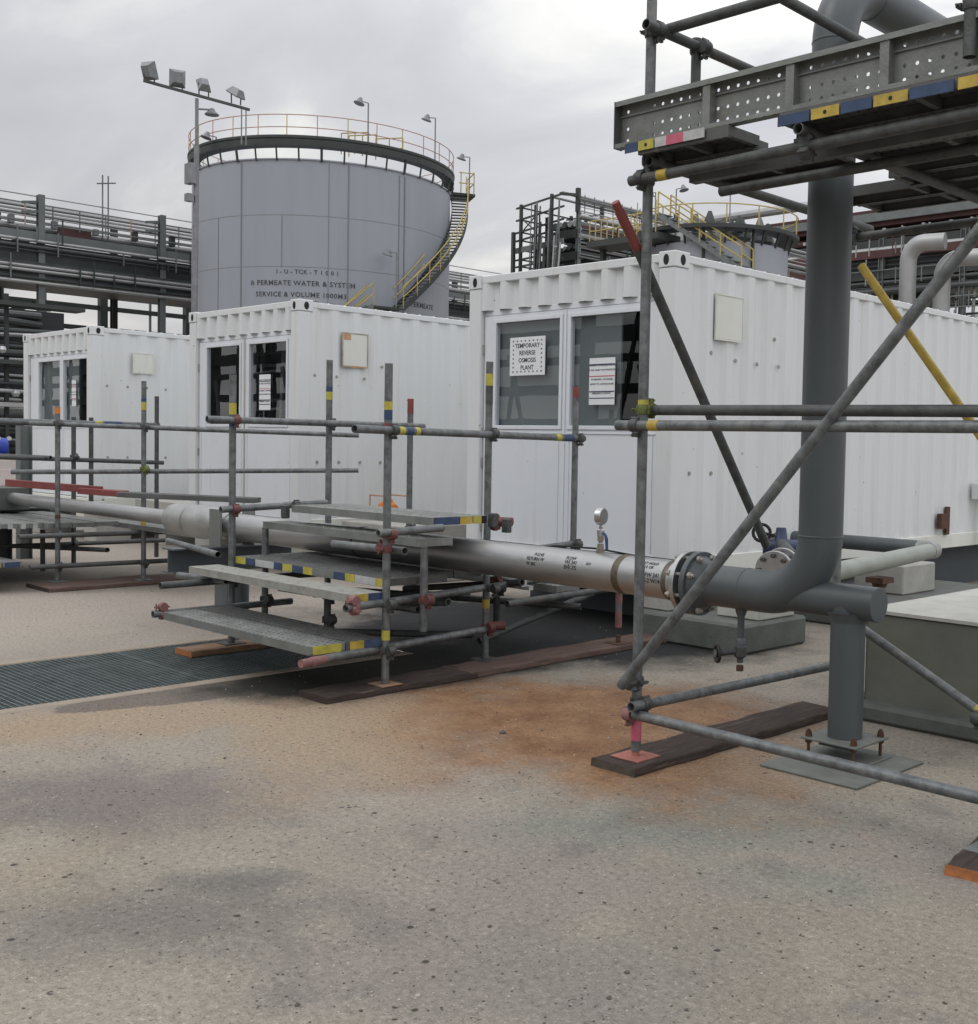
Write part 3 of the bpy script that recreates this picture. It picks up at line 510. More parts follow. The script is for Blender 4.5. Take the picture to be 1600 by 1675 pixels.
# gauge assembly
m = MB(); gx = -4.56
m.lathe((gx, PY, PZ + pr - .01), (0, 0, 1), [(0, .026), (.03, .026), (.032, .02), (.06, .018)], 16)
m.tube((gx, PY, .94), (gx, PY, 1.03), .013, 12); m.lathe((gx, PY, .95), (0, 0, 1), [(0, .019), (.03, .019)], 6); gb = m.build('gauge_stem', mat('brass_steel', (.30, .27, .22), .4, .7, .2, 30), t)
m = MB(); m.lathe((gx, PY, .975), (0, 0, 1), [(0, .015), (.008, .022), (.04, .022), (.048, .015)], 12); m.tube((gx - .0, PY, .995), (gx + .035, PY - .012, 1.0), .008, 8); m.build('ball_valve', M_chrome, gb)
m = MB(); m.sweep([(gx + .03, PY - .012, 1.0), (gx + .05, PY - .014, .99), (gx + .062, PY - .016, .965), (gx + .066, PY - .016, .905)], [.008, .008, .01, .008], 8); m.build('lever', mat('blue_lever', (.02, .05, .14), .5), gb)
gd = Vector((.93, .22, 0)).normalized()
m = MB(); m.lathe(Vector((gx, PY, 1.095)) - gd * .022, gd, [(0, .04), (.004, .05), (.036, .05), (.042, .047), (.042, .043)], 28); m.tube((gx, PY, 1.02), (gx, PY, 1.06), .009, 10); m.build('gauge', M_chrome, gb)
m = MB(); m.lathe(Vector((gx, PY, 1.095)) + gd * .0205, gd, [(0, .0425), (.001, .0425)], 28); m.build('dial', mat('dial_face', (.16, .17, .17), .3), gb)
# pipe supports
def hpost(m, x, y, z0, z1, w_=.2, t_=.012):
    m.box(x - w_ / 2, x + w_ / 2, y - w_ / 2, y - w_ / 2 + t_, z0, z1); m.box(x - w_ / 2, x + w_ / 2, y + w_ / 2 - t_, y + w_ / 2, z0, z1); m.box(x - t_ / 2, x + t_ / 2, y - w_ / 2 + t_, y + w_ / 2 - t_, z0, z1)
for x, y, zt, lab in ((-8.75, 4.83, .62, 'grey H-section pipe support holding the silver pipe behind the middle scaffold steps'), (-13.9, 4.83, .66, 'grey H-section pipe support under the silver pipe at the far left')):
    t = thing('pipe_support', lab, 'pipe support', (x, y, 0))
    m = MB(); hpost(m, x, y, .015, zt - .2, .2); m.build('post', mat('support_grey', (.13, .145, .155), .55, .1, .2, 6), t)
    m = MB(); m.box(x - .18, x + .18, y - .18, y + .18, 0, .015); m.build('base_plate', M_gplate, t)
    m = MB(); m.ibeam((x, y - .55, zt - .1), (x, y + .55, zt - .1), .2, .198); m.build('cross_beam', M_gpipe, t)
    for s_ in (-1, 1): m = MB(); m.box(x - .09, x + .09, y + s_ * .1475 - .0075, y + s_ * .1475 + .0075, zt, zt + .3); m.build('side_plate', M_gplate, t)

# ------------------------------------------------------------------ grey riser
t = thing('grey_riser_pipe', 'thick dark grey pipe rising from a bolted base plate through the scaffold', 'pipe', (-3.07, PY, 0)); RX = -3.07; er = .305
m = MB(); m.tube((-3.80, PY, PZ), (-3.50, PY, PZ), pr, 40, cap=False); m.build('inlet_run', M_gpipe, t)
m = MB(); m.sweep([(-3.50, PY, PZ)] + [(RX - er + er * math.sin(a), PY, PZ + er - er * math.cos(a)) for a in [i * PI / 2 / 14 for i in range(15)]], pr, 40, False); m.build('lower_elbow', M_gpipe, t)
m = MB(); m.tube((RX, PY, PZ + er), (RX, PY, 3.47), pr, 40, cap=False); m.build('riser', M_gpipe, t)
m = MB(); m.sweep([(RX, PY, 3.47)] + [(RX, PY + er - er * math.cos(a), 3.47 + er * math.sin(a)) for a in [i * PI / 2 / 14 for i in range(15)]], pr, 40, False); m.build('upper_elbow', M_gpipe, t)
m = MB(); m.tube((RX, PY + er, 3.775), (RX, PY + 9, 3.775), pr, 40); m.build('high_run', M_gpipe, t)
for c, ax in (((-3.50, PY, PZ), (1, 0, 0)), ((-3.70, PY, PZ), (1, 0, 0)), ((RX, PY, PZ + er), (0, 0, 1)), ((RX, PY, 3.47), (0, 0, 1)), ((RX, PY + er, 3.775), (0, 1, 0))):
    m = MB(); m.lathe(c, ax, [(-.006, pr), (-.003, pr + .0025), (.003, pr + .0025), (.006, pr)], 40); m.build('weld_seam', M_gpipe, t)
m = MB(); flange(m, -3.815, PY, PZ, .09, .172, .034); m.lathe((-3.80, PY, PZ), (1, 0, 0), [(0, .15), (.04, .125), (.07, pr)], 40); m.build('flange', M_gpipe, t, bevel=.002)
tr = .084; tx = -2.90
m = MB(); m.tube((-3.30, PY, PZ), (-2.735, PY, PZ), tr, 32); m.build('trunnion', M_gpipe, t, bevel=.003)
m = MB(); m.tube((tx, PY, .115), (tx, PY, PZ - .02), tr, 32); m.lathe((tx, PY, PZ - .10), (0, 0, 1), [(0, tr), (.03, tr + .008), (.05, tr + .02)], 32); m.build('leg', M_gpipe, t)
m = MB(); m.box(tx - .155, tx + .155, PY - .155, PY + .155, .103, .115); m.build('top_plate', M_gplate, t, bevel=.003)
m = MB(); m.box(tx - .09, tx + .09, PY - .09, PY + .09, .075, .102); m.build('packer', M_concd, t)
m = MB(); m.box(tx - .17, tx + .17, PY - .17, PY + .17, .0145, .022); m.build('lower_plate', M_gplate, t, bevel=.003)
m = MB(); m.box(tx - .22, tx + .31, PY - .40, PY + .22, 0, .0142); m.build('floor_plate', M_gplate, t, bevel=.004)
for sx in (-1, 1):
    for sy in (-1, 1):
        x, y = tx + sx * .125, PY + sy * .125; m = MB(); m.tube((x, y, .022), (x, y, .152), .008, 10); m.lathe((x, y, .115), (0, 0, 1), [(0, .017), (.016, .017)], 6); m.lathe((x, y, .132), (0, 0, 1), [(0, .014), (.012, .014)], 6); m.lathe((x, y, .086), (0, 0, 1), [(0, .017), (.016, .017)], 6); m.build('anchor_bolt', M_rust, t)
# drain valve below
dx = -3.54
m = MB(); m.lathe((dx, PY, PZ - pr + .01), (0, 0, -1), [(0, .034), (.02, .03), (.05, .019), (.16, .017), (.17, .024), (.2, .026), (.24, .026), (.26, .018), (.29, .016)], 16); dv = m.build('drain_branch', M_gpipe, t)
m = MB(); m.tube((dx, PY, .45), (dx - .06, PY - .09, .44), .018, 12); m.lathe((dx, PY, .48), (0, 0, -1), [(0, .02), (.01, .033), (.06, .033), (.07, .02)], 14); m.build('valve_body', M_clamp, dv)
m = MB(); c = Vector((dx - .07, PY - .105, .437)); ax = Vector((-.55, -.83, 0)).normalized(); u = ax.cross(Vector((0, 0, 1))).normalized(); pts = [c + (u * math.cos(a) + Vector((0, 0, 1)) * math.sin(a)) * .042 for a in [i * 2 * PI / 20 for i in range(21)]]
m.sweep(pts, .009, 8, False); m.lathe(c - ax * .01, ax, [(0, .02), (.02, .02)], 12)
for k in range(3): a = k * 2 * PI / 3; m.tube(c, c + (u * math.cos(a) + Vector((0, 0, 1)) * math.sin(a)) * .042, .005, 6)
m.build('handwheel', mat('black_handwheel', (.015, .015, .017), .5), dv)
m = MB(); m.lathe(c + ax * .011, ax, [(0, .022), (.004, .022)], 14); m.build('wheel_cap', M_chrome, dv)
m = MB(); m.lathe((dx, PY, .372), (0, 0, -1), [(0, .019), (.03, .019)], 6); m.build('plug', M_rust, dv)

# ------------------------------------------------------------------ low side piping by container
t = thing('side_pipework', 'dark grey and pale grey low pipes joined at an elbow beside the right-hand container', 'pipework', (-4.4, 8, 0))
m = MB(); m.tube((-5.8, 8.62, .72), (-4.52, 8.62, .72), .062, 24, cap=False); m.build('dark_pipe', M_gpipe, t)
m = MB(); m.sweep([(-4.52, 8.62, .72), (-4.42, 8.60, .72), (-4.35, 8.52, .72), (-4.33, 8.4, .72)], .068, 24); m.build('elbow', M_spipe2, t)
m = MB(); m.tube((-4.33, 8.42, .72), (-4.0, 6.25, .70), .062, 24); m.build('pale_pipe', mat('pale_green_pipe', (.30, .32, .29), .5, .2, .15, 5), t)
for i, (x, y) in enumerate(((-4.08, 6.05), (-4.18, 6.28))):
    m = MB(); m.lathe((x - .06, y - .06, .74), (.25, -1, 0), [(-.018, .05), (-.018, .125), (.018, .125), (.018, .05)], 28); f = m.build('flange', M_chrome, t, bevel=.002)
    m = MB()
    for k in range(8):
        a = k * PI / 4; ux = Vector((1, .25, 0)).normalized(); c = Vector((x - .06, y - .06, .74)) + (ux * math.cos(a) + Vector((0, 0, 1)) * math.sin(a)) * .095; m.tube(c + Vector((-.01, .045, 0)), c + Vector((.01, -.045, 0)), .014, 8)
    m.build('stud_bolts', M_clamp, f)
m = MB(); m.tube((-4.35, 6.5, .78), (-4.9, 7.1, .84), .045, 16); m.build('branch', M_galvd, t)
t = thing('gate_valve', 'small dark blue valve with a handwheel behind the grey elbow', 'valve', (-4.75, 6.9, .7))
m = MB(); m.lathe((-4.72, 6.9, .74), (0, 0, 1), [(0, .05), (.03, .075), (.08, .07), (.11, .05), (.2, .035)], 18); m.tube((-4.82, 6.82, .80), (-4.62, 6.98, .80), .055, 16); m.build('body', M_valve, t)
m = MB(); c = Vector((-4.82, 6.80, .9)); m.sweep([c + Vector((.03 * math.sin(a), -.03 * math.sin(a), 0)) * 0 + Vector((math.cos(a) * .055, math.cos(a) * .03, math.sin(a) * .062)) for a in [i * PI / 8 for i in range(17)]], .012, 8, False); m.tube((-4.75, 6.86, .88), c, .012, 8); m.build('handwheel', M_hole, t)
t = thing('pipe_prop', 'thin grey post with a rusty clamp propping the pale side pipe', 'pipe support', (-4.18, 7.37, 0))
m = MB(); m.box(-4.21, -4.14, 7.33, 7.40, 0, .56); m.build('post', M_gplate, t)
m = MB(); m.box(-4.24, -4.10, 7.28, 7.44, .56, .60); m.lathe((-4.17, 7.36, .53), (0, 0, 1), [(0, .05), (.03, .06)], 10); m.build('clamp', M_rust, t)

# pedestal on the right
t = thing('concrete_pedestal', 'large green-grey concrete pedestal with a pale top behind the grey pipe leg', 'pedestal', (-2.4, 6.6, 0))
m = MB(); m.box(-3.32, 0.2, 5.72, 7.3, .09, .595); m.build('block', M_ped, t, bevel=.01)
m = MB(); m.box(-3.335, .215, 5.705, 7.315, .596, .615); m.build('top_slab', M_conct, t)
m = MB(); m.box(-3.44, .3, 5.60, 7.4, 0, .10); m.build('kerb', M_concd, t, bevel=.02)
m = MB(); m.box(-3.36, -3.325, 5.69, 5.73, .1, .59); m.build('edge_strip', M_pale, t)
m = MB(); m.sweep([(-3.02, 6.72, .60)] + [(-3.02 + .03 - .03 * math.cos(a), 6.72, .65 + .03 * math.sin(a)) for a in [i * PI / 8 for i in range(9)]] + [(-2.96, 6.72, .60)], .008, 8); m.build('lifting_loop', M_clamp, t)
for x in (-2.86, -2.60):
    m = MB(); m.tube((x, 6.55, .61), (x, 6.55, .69), .01, 8); m.lathe((x, 6.55, .635), (0, 0, 1), [(0, .022), (.03, .016)], 6); m.build('anchor_bolt', M_rust, t)
m = MB(); m.box(-2.92, -2.4, 6.42, 6.68, .616, .63); m.build('base_plate', M_clamp, t)
t = thing('steel_post', 'slim grey steel post standing on the pedestal at the right edge', 'post', (-2.71, 6.56, .63))
m = MB(); m.box(-2.74, -2.66, 6.5, 6.58, .631, 1.15); m.build('post', M_gpipe, t)
m = MB(); m.box(-2.76, -2.64, 6.48, 6.60, 1.15, 1.16); m.build('cap_plate', M_gpipe, t)

# ------------------------------------------------------------------ scaffolding helpers
TR = .02415
def stube(a, b, t, name='tube', m_=None, bands=()):
    m = MB(); m.tube(a, b, TR, 16, wall=.004, depth=.25); o = m.build(name, m_ or M_galv, t)
    A, B = Vector(a), Vector(b); L_ = (B - A).length; D = (B - A).normalized()
    for s0, s1, mm in bands:
        m = MB(); m.tube(A + D * s0, A + D * s1, TR + .0012, 16, cap=False); m.build('paint_band', mm, o)
    return o
def coupler(p, d1, d2, t, m_=None, off=None):
    # collar round tube 1 (through p) and collar round tube 2 (offset by one tube width)
    p = Vector(p); d1 = Vector(d1).normalized(); d2 = Vector(d2).normalized(); o = Vector(off).normalized() if off else d1.cross(d2).normalized()
    q = p + o * (2 * TR + .006); m = MB()
    for c, d in ((p, d1), (q, d2)):
        m.lathe(c, d, [(-.023, TR), (-.023, TR + .005), (-.014, TR + .008), (.014, TR + .008), (.023, TR + .005), (.023, TR)], 14)
        s = d.cross(o).normalized(); k = 1 if c is p else -1
        e_ = c + s * (TR + .022) * 1.0; m.bar(e_ - s * .014, e_ + s * .008, .03, .014)
        m.tube(e_ - o * .026 * k, e_ + o * .034 * k, .005, 8); m.lathe(e_ + o * .018 * k, o * k, [(0, .010), (.011, .010)], 6)
        e2 = c - s * (TR + .009); m.lathe(e2 - d * .022, d, [(0, .007), (.044, .007)], 8)
    return m.build('coupler', m_ or M_clamp, t)
def baseplate(x, y, z, t, m_=None, s=.075):
    m = MB(); m.box(x - s, x + s, y - s, y + s, z, z + .006); m.tube((x, y, z + .006), (x, y, z + .06), .019, 12); return m.build('base_plate', m_ or M_galv, t, bevel=.001)
def plank(x0, x1, y0, y1, z, t, m_=None, h=.05, tags=(), along='x', ends=1):
    # steel scaffold plank: top skin with holes drawn as dimples, side lips, end channels, and painted end tags
    m = MB(); m.box(x0, x1, y0, y1, z - .0035, z)
    if along == 'x': m.box(x0, x1, y0, y0 + .004, z - h, z - .0035); m.box(x0, x1, y1 - .004, y1, z - h, z - .0035); m.box(x0, x1, y0 + .004, y0 + .02, z - h, z - h + .003); m.box(x0, x1, y1 - .02, y1 - .004, z - h, z - h + .003)
    n = max(2, int((x1 - x0) / .45)) if along == 'x' else 0
    for k in range(n + 1):
        x = x0 + (x1 - x0) * k / n; xa = min(max(x - .015, x0), x1 - .03); m.box(xa, xa + .03, y0 + .004, y1 - .004, z - h + .006, z - .0035)
    o = m.build('deck_plank', m_ or M_deck, t)
    m = MB(); s = .12; k = 0
    x = x0 + .1
    while x < x1 - .08:
        for j in (.25, .5, .75):
            c = (x + (.04 if j == .5 else 0), y0 + (y1 - y0) * j, z); m.lathe(c, (0, 0, 1), [(0, .013), (.0022, .011), (.0022, .006), (.0004, .005)], 8)
        x += s
    m.build('tread_studs', m_ or M_deck, o)
    for (a, b, mm) in tags:      # painted stretches on the right-hand end face
        m = MB(); ya, yb = y0 + (y1 - y0) * a, y0 + (y1 - y0) * b; m.box(x1, x1 + .003, ya, yb, z - h, z - .001); m.build('paint_tag', mm, o)
    return o
def sole(x0, x1, y0, y1, label, z=.04, m_=None, endm=None, bev=.008, rot=0, z0=0):
    m = MB(); n = 14; vs = []
    cx, cy = (x0 + x1) / 2, (y0 + y1) / 2
    for i in range(n + 1):
        y = y0 + (y1 - y0) * i / n; e = .004 * math.sin(i * 2.3) + .004 * math.sin(i * 5.1); dz = .003 * math.sin(i * 1.7)
        vs += [(x0 + e, y, z0), (x1 + e, y, z0), (x1 + e - .006, y, z + dz), (x0 + e + .006, y, z - dz)]
    fs = [(4 * i + a, 4 * i + (a + 1) % 4, 4 * i + 4 + (a + 1) % 4, 4 * i + 4 + a) for i in range(n) for a in range(4)]
    m.add(vs, fs); m.cur = 1; m.add([vs[0], vs[1], vs[2], vs[3]], [(0, 1, 2, 3)]); m.add(vs[-4:], [(0, 1, 2, 3)])
    o = m.build('sole_board', [m_ or M_wood, endm or M_wood], bevel=.006)
    if rot:
        o.data.transform(Matrix.Translation((cx, cy, 0)) @ Matrix.Rotation(R(rot), 4, 'Z') @ Matrix.Translation((-cx, -cy, 0)))
    return tag(o, label, 'timber board', 'timber boards under the scaffold feet')
YB = lambda z0: ((z0, z0 + .07, M_yeln), (z0 - .09, z0 - .005, M_blue))

# ------------------------------------------------------------------ right tower scaffold
t = thing('scaffold_tower', 'tall tube scaffold tower with a raised plank deck around the grey riser', 'scaffold', (-2.7, 4.85, 0))
X1, X2, Y1, Y2 = -3.54, -1.78, 4.02, 5.72
B0 = .05
stube((X1, Y1, B0 + .02), (X1, Y1, 4.3), t, 'standard', bands=((.05, .22, M_pink), (1.60, 1.65, M_yeln)))
stube((X2, Y1, B0 + .02), (X2, Y1, 3.2), t, 'standard')
stube((X1 + .02, Y2, .1), (X1 + .02, Y2, 2.3), t, 'standard')
bx = [baseplate(X1, Y1, .041, t, mat('red_oxide_plate', (.34, .13, .10), .7, 0, .3, 30), .085), baseplate(X2, Y1, .041, t)]
oy = Y1 - 2 * TR - .006; ox = X1 + 2 * TR + .006
stube((X1 - .11, oy, 1.60), (-.9, oy, 1.60), t, 'ledger', bands=((.20, .26, M_yel),))
coupler((X1, Y1, 1.60), (0, 0, 1), (1, 0, 0), t, off=(0, -1, 0))
stube((X1 - .06 + .002, Y1 + .055, 1.675), (-1.0, Y1 + .055, 1.655), t, 'ledger', M_galvd); coupler((X1, Y1, 1.675), (0, 0, 1), (1, 0, 0), t, mat('greenish_coupler', (.12, .14, .04), .6, .3, .5, 30), off=(0, 1, 0))
stube((X1 + .035, oy, .255), (-.9, oy, .235), t, 'ledger'); coupler((X1, Y1, .25), (0, 0, 1), (1, 0, 0), t, M_pinkc, off=(0, -1, 0))
stube((ox - .002, Y1 - .10, .30), (ox + .0, Y2 + .15, .27), t, 'transom'); coupler((X1, Y1, .30), (0, 0, 1), (0, 1, 0), t, off=(1, 0, 0))
stube((X1 - .04, Y1 - .07, .38), (X2 + .35, Y1 - .07, 2.82), t, 'brace', M_galvd if 0 else M_galv); coupler((X1 + .0, Y1, .40), (0, 0, 1), (.6, 0, .8), t, off=(0, -1, 0)); 
stube((X1 - .055, Y1 - .0, 2.42), (X1 - .055, Y1 + 1.10, .98), t, 'brace', M_galvd)
stube((X1 - .055, Y1 - .135, 2.58), (X1 - .055, Y1 - .0, 2.42), t, 'brace_end', M_red)
stube((X1 + .12, Y2, 2.55), (-1.7, Y2, .35), t, 'brace', M_yel)
stube((-3.28, 5.3, .66), (-2.0, 5.3, .03), t, 'brace', M_galv, bands=((.92, .97, M_yeln),)); coupler((-2.42, 5.3, .22), (0, 0, 1), (1, 0, 0), t, off=(0, -1, 0))
# upper ledgers, transoms and guard rails
stube((X1 - .06, oy, 2.725), (-.9, oy, 2.745), t, 'ledger', M_galvd, bands=((.17, .23, M_yel),)); coupler((X1, Y1, 2.73), (0, 0, 1), (1, 0, 0), t, off=(0, -1, 0))
stube((ox, Y1 - .06, 2.80), (ox, Y2 + .2, 2.79), t, 'transom', M_galvd); coupler((X1, Y1, 2.82), (0, 0, 1), (0, 1, 0), t, off=(1, 0, 0))
stube((X1 + .9, Y1 - .12, 2.79), (X1 + .9, Y2 + .25, 2.79), t, 'transom', M_galvd); stube((X1 + 1.75, Y1 - .12, 2.79), (X1 + 1.75, Y2 + .25, 2.79), t, 'transom', M_galvd)
stube((X1 - .1, Y2 + .04, 2.72), (-.9, Y2 + .04, 2.74), t, 'ledger', M_galvd); stube((X1 + .1, Y1 + .42, 2.74), (-.9, Y1 + .42, 2.75), t, 'ledger', M_galvd)
stube((X1 - .02, Y1 + .055, 3.42), (-.9, Y1 + .055, 3.40), t, 'guard_rail', M_galvd); coupler((X1, Y1, 3.41), (0, 0, 1), (1, 0, 0), t, off=(0, 1, 0))
stube((ox, Y1 - .1, 3.40), (ox, Y2 + .3, 3.39), t, 'guard_rail', M_galvd); coupler((X1, Y1, 3.40), (0, 0, 1), (0, 1, 0), t, off=(1, 0, 0))
stube((X1 + .04, 4.30, 3.02), (X1 + .04, 4.30, 3.44), t, 'guard_post', M_galvd); coupler((X1 + .04, 4.30, 3.39), (0, 0, 1), (0, 1, 0), t, off=(1, 0, 0))
stube((X1 + .62, Y1 + .12, 3.45), (X1 + .62, Y2 + .4, 3.42), t, 'guard_rail', M_galvd)
stube((X2 - .15, Y1 - .09, 2.93), (X2 - .15, Y1 - .09, 3.6), t, 'guard_post', M_galvd); coupler((X2 - .15, Y1 - .09, 3.12), (0, 0, 1), (1, 0, 0), t, off=(0, 1, 0))
stube((X1 + .8, Y2 + .1, 3.38), (-.9, Y2 + .1, 3.40), t, 'guard_rail', M_galvd)
for (x, y, z) in ((X1 + .9, oy, 2.76), (X1 + 1.75, oy, 2.76), (X1 + .05, Y2, 2.76)): coupler((x, y, z), (0, 1, 0), (1, 0, 0), t, off=(0, 0, -1))
# perforated toe board: steel plank standing on edge, real holes
def perforated(t):
    m = MB(); x0, x1, z0, z1, y = X1 - .125, -.95, 2.875, 3.085, oy + 0.005
    cell = .0262; nx = int((x1 - x0) / cell); nz = 8; hz = (z1 - z0) / nz; tilt = lambda x: (x - x0) * -.008
    for i in range(nx):
        for j in range(nz):
            xa, xb = x0 + i * cell, x0 + (i + 1) * cell; za, zb = z0 + j * hz + tilt(x0 + i * cell) * 0, z0 + (j + 1) * hz
            hole = (i % 2 == 1) and j in (1, 3, 6) and i % 32 not in (3, 4, 5)
            q = [(xa, y, za), (xb, y, za), (xb, y, zb), (xa, y, zb)]
            if not hole: m.add(q, [(0, 1, 2, 3)]); continue
            cx, cz = (xa + xb) / 2, (za + zb) / 2; r = .0082; c8 = [(cx + r * math.cos(a), y, cz + r * math.sin(a)) for a in [-3 * PI / 4 + k * PI / 4 for k in range(8)]]
            mid = [((xa + xb) / 2, y, za), (xb, y, (za + zb) / 2), ((xa + xb) / 2, y, zb), (xa, y, (za + zb) / 2)]
            o8 = [q[0], mid[0], q[1], mid[1], q[2], mid[2], q[3], mid[3]]
            m.add(o8 + c8, [(k, (k + 1) % 8, 8 + (k + 1) % 8, 8 + k) for k in range(8)])
    o = m.build('toe_board', M_deck, t, smooth=False, merge=True)
    so = o.modifiers.new('s', 'SOLIDIFY'); so.thickness = .0025
    m = MB(); m.box(x0, x1, y - .05, y - .003, z1 - .003, z1 + .001); m.box(x0, x1, y - .05, y - .003, z0 - .001, z0 + .003); m.box(x0, x1, y - .05, y - .046, z1 - .022, z1 - .003); m.box(x0, x1, y - .05, y - .046, z0 + .003, z0 + .018)
    m.box(x0, x1, y - .012, y - .003, z0 + .146, z0 + .152)
    m.build('board_lip', M_deck, o)
    for k in range(1, 7):
        x = x0 + k * .43 + .10; m = MB(); m.box(x - .02, x + .02, y - .044, y - .040, z0 + .004, z1 - .004); m.box(x - .02, x - .016, y - .040, y - .003, z0 + .004, z1 - .004); m.box(x + .016, x + .02, y - .040, y - .003, z0 + .004, z1 - .004); m.build('stiffener', M_deck, o)
    m = MB(); m.box(x0 - .004, x0, y - .052, y + .002, z0 - .002, z1 + .002); m.build('end_cap', M_deckd, o)
perforated(t)
# deck planks
DZ = 2.87
seq = [(0, .06, M_blue), (.06, .16, M_yel), (.16, .24, M_wtape), (.24, .38, M_pink), (.38, .5, M_wtape)]
def edge_tags(x0, x1, y, z, o, items):
    for a, b, mm in items:
        m = MB(); m.box(x0 + (x1 - x0) * a, x0 + (x1 - x0) * b, y - .006, y - .001, z - .046, z - .004); q_ = m.build('paint_tag', mm, o)
        if mm in (M_yel, M_yeln): m = MB(); xc = x0 + (x1 - x0) * (a + b) / 2; m.lathe((xc, y - .0062, z - .025), (0, -1, 0), [(0, .008), (.001, .008)], 10); m.build('bolt_hole', M_hole, o)
p1 = plank(X1 + .03, -3.0, 3.912, 4.137, DZ, t, M_deckd); edge_tags(X1 - .04, X1 + .78, 3.905, DZ + .01, p1, [(0, .10, M_blue), (.10, .21, M_yeln), (.22, .30, M_wtape), (.30, .42, M_pink), (.42, .56, M_wtape)])
p2 = plank(-2.74, -.95, 3.912, 4.137, DZ, t, M_deckd); plank(X1 + .03, X1 + .5, 4.145, 4.26, DZ, t, M_deckd); plank(-2.7, -.95, 4.145, 4.26, DZ, t, M_deckd); edge_tags(X1 + .80, X1 + 2.4, 3.905, DZ - .012, p2, [(0, .095, M_blue), (.10, .18, M_yel), (.185, .27, M_blue), (.275, .365, M_yel), (.37, .48, M_blue), (.49, .60, M_yel), (.605, .70, M_yel)])
plank(X1 - .06, X1 + .72, 4.42, 4.64, DZ, t, M_deckd); plank(X1 + .74, -.95, 4.27, 4.495, DZ, t, M_deckd); plank(X1 + .76, -.95, 4.505, 4.73, DZ, t, M_deckd); plank(X1 + .76, -.95, 4.74, 4.965, DZ, t, M_deckd)
plank(X1 + .70, -.95, 4.975, 5.20, DZ, t, M_deckd); plank(X1 + .2, -.95, 5.21, 5.435, DZ, t, M_deckd); plank(X1 + .25, -.95, 5.445, 5.67, DZ, t, M_deckd)
m = MB(); m.bar((X1 + .1, 4.22, 2.775), (-.95, 4.22, 2.785), .05, .075); m.build('deck_bearer', M_deckd, t)
sole(-3.68, -3.40, 3.86, 5.62, 'weathered timber board under the foot of the right-hand scaffold tower', .04, None, mat('grey_timber_end', (.07, .06, .05), .9, 0, .4, 20))
sole(X2 - .12, X2 + .14, 3.78, 4.6, 'short timber board with an orange end at the right edge', .04, None, M_woodo, rot=8)

# ------------------------------------------------------------------ middle stepped scaffold
t = thing('stepped_scaffold', 'stepped scaffold walkway with planks crossing over the silver pipe in the middle', 'scaffold', (-6.5, 4.6, 0))
Z1 = 1.57
stube((-5.65, 4.12, .05), (-5.65, 4.12, 1.965), t, 'standard', bands=((1.64, 1.69, M_yeln), (1.58, 1.64, M_blue), (1.50, 1.56, M_red), (.26, .32, M_yeln)))
stube((-5.87, 5.10, .05), (-5.87, 5.10, 2.05), t, 'standard', bands=((1.84, 1.92, M_yeln), (1.72, 1.84, M_galvd), (.34, .40, M_yel)))
stube((-6.10, 6.16, .70), (-6.10, 6.16, 1.95), t, 'standard', bands=((1.16, 1.24, M_red),))
stube((-7.52, 4.15, .05), (-7.52, 4.15, 1.95), t, 'standard', bands=((1.62, 1.70, M_yeln), (1.53, 1.61, M_blue)))
stube((-7.55, 4.96, .25), (-7.55, 4.96, 2.11), t, 'standard', bands=((1.56, 1.62, M_yeln), (1.62, 1.66, M_blue)))
stube((-7.52, 5.70, .3), (-7.52, 5.70, 1.85), t, 'standard', bands=((1.43, 1.55, M_red),))
stube((-7.5, 4.40, .1), (-7.5, 4.40, .86), t, 'standard', M_galv); stube((-5.66, 4.41, .33), (-5.66, 4.41, .87), t, 'standard', M_galv)
stube((-5.71, 6.26, .16), (-5.71, 6.26, .62), t, 'standard', M_galv, bands=((.0, .12, M_pinkc), (.18, .26, M_pinkc)))
for x, y, mm in ((-5.65, 4.12, M_woodc), (-5.87, 5.10, M_galvd), (-5.71, 6.26, M_rust), (-7.52, 4.15, M_galvd)): baseplate(x, y, .041, t, mm)
# handrails
stube((-7.47, 3.93, 1.63), (-7.47, 5.80, 1.63), t, 'guard_rail', M_galv); stube((-5.53, 3.80, Z1), (-6.09, 6.24, 1.555), t, 'guard_rail', M_galv, bands=((.34, .42, M_yeln), (.44, .5, M_blue), (.52, .56, M_yeln), (2.1, 2.17, M_yeln), (2.2, 2.34, M_blue)))
coupler((-7.52, 4.15, 1.63), (0, 0, 1), (0, 1, 0), t, M_clampr, off=(1, 0, 0)); coupler((-7.55, 4.96, 1.63), (0, 0, 1), (0, 1, 0), t, off=(1, 0, 0))
coupler((-5.65, 4.12, Z1), (0, 0, 1), (-.22, 1, 0), t, off=(1, .1, 0)); coupler((-5.87, 5.10, Z1), (0, 0, 1), (-.22, 1, 0), t, off=(1, .1, 0)); coupler((-6.10, 6.16, 1.555), (0, 0, 1), (-.22, 1, 0), t, off=(1, .1, 0))
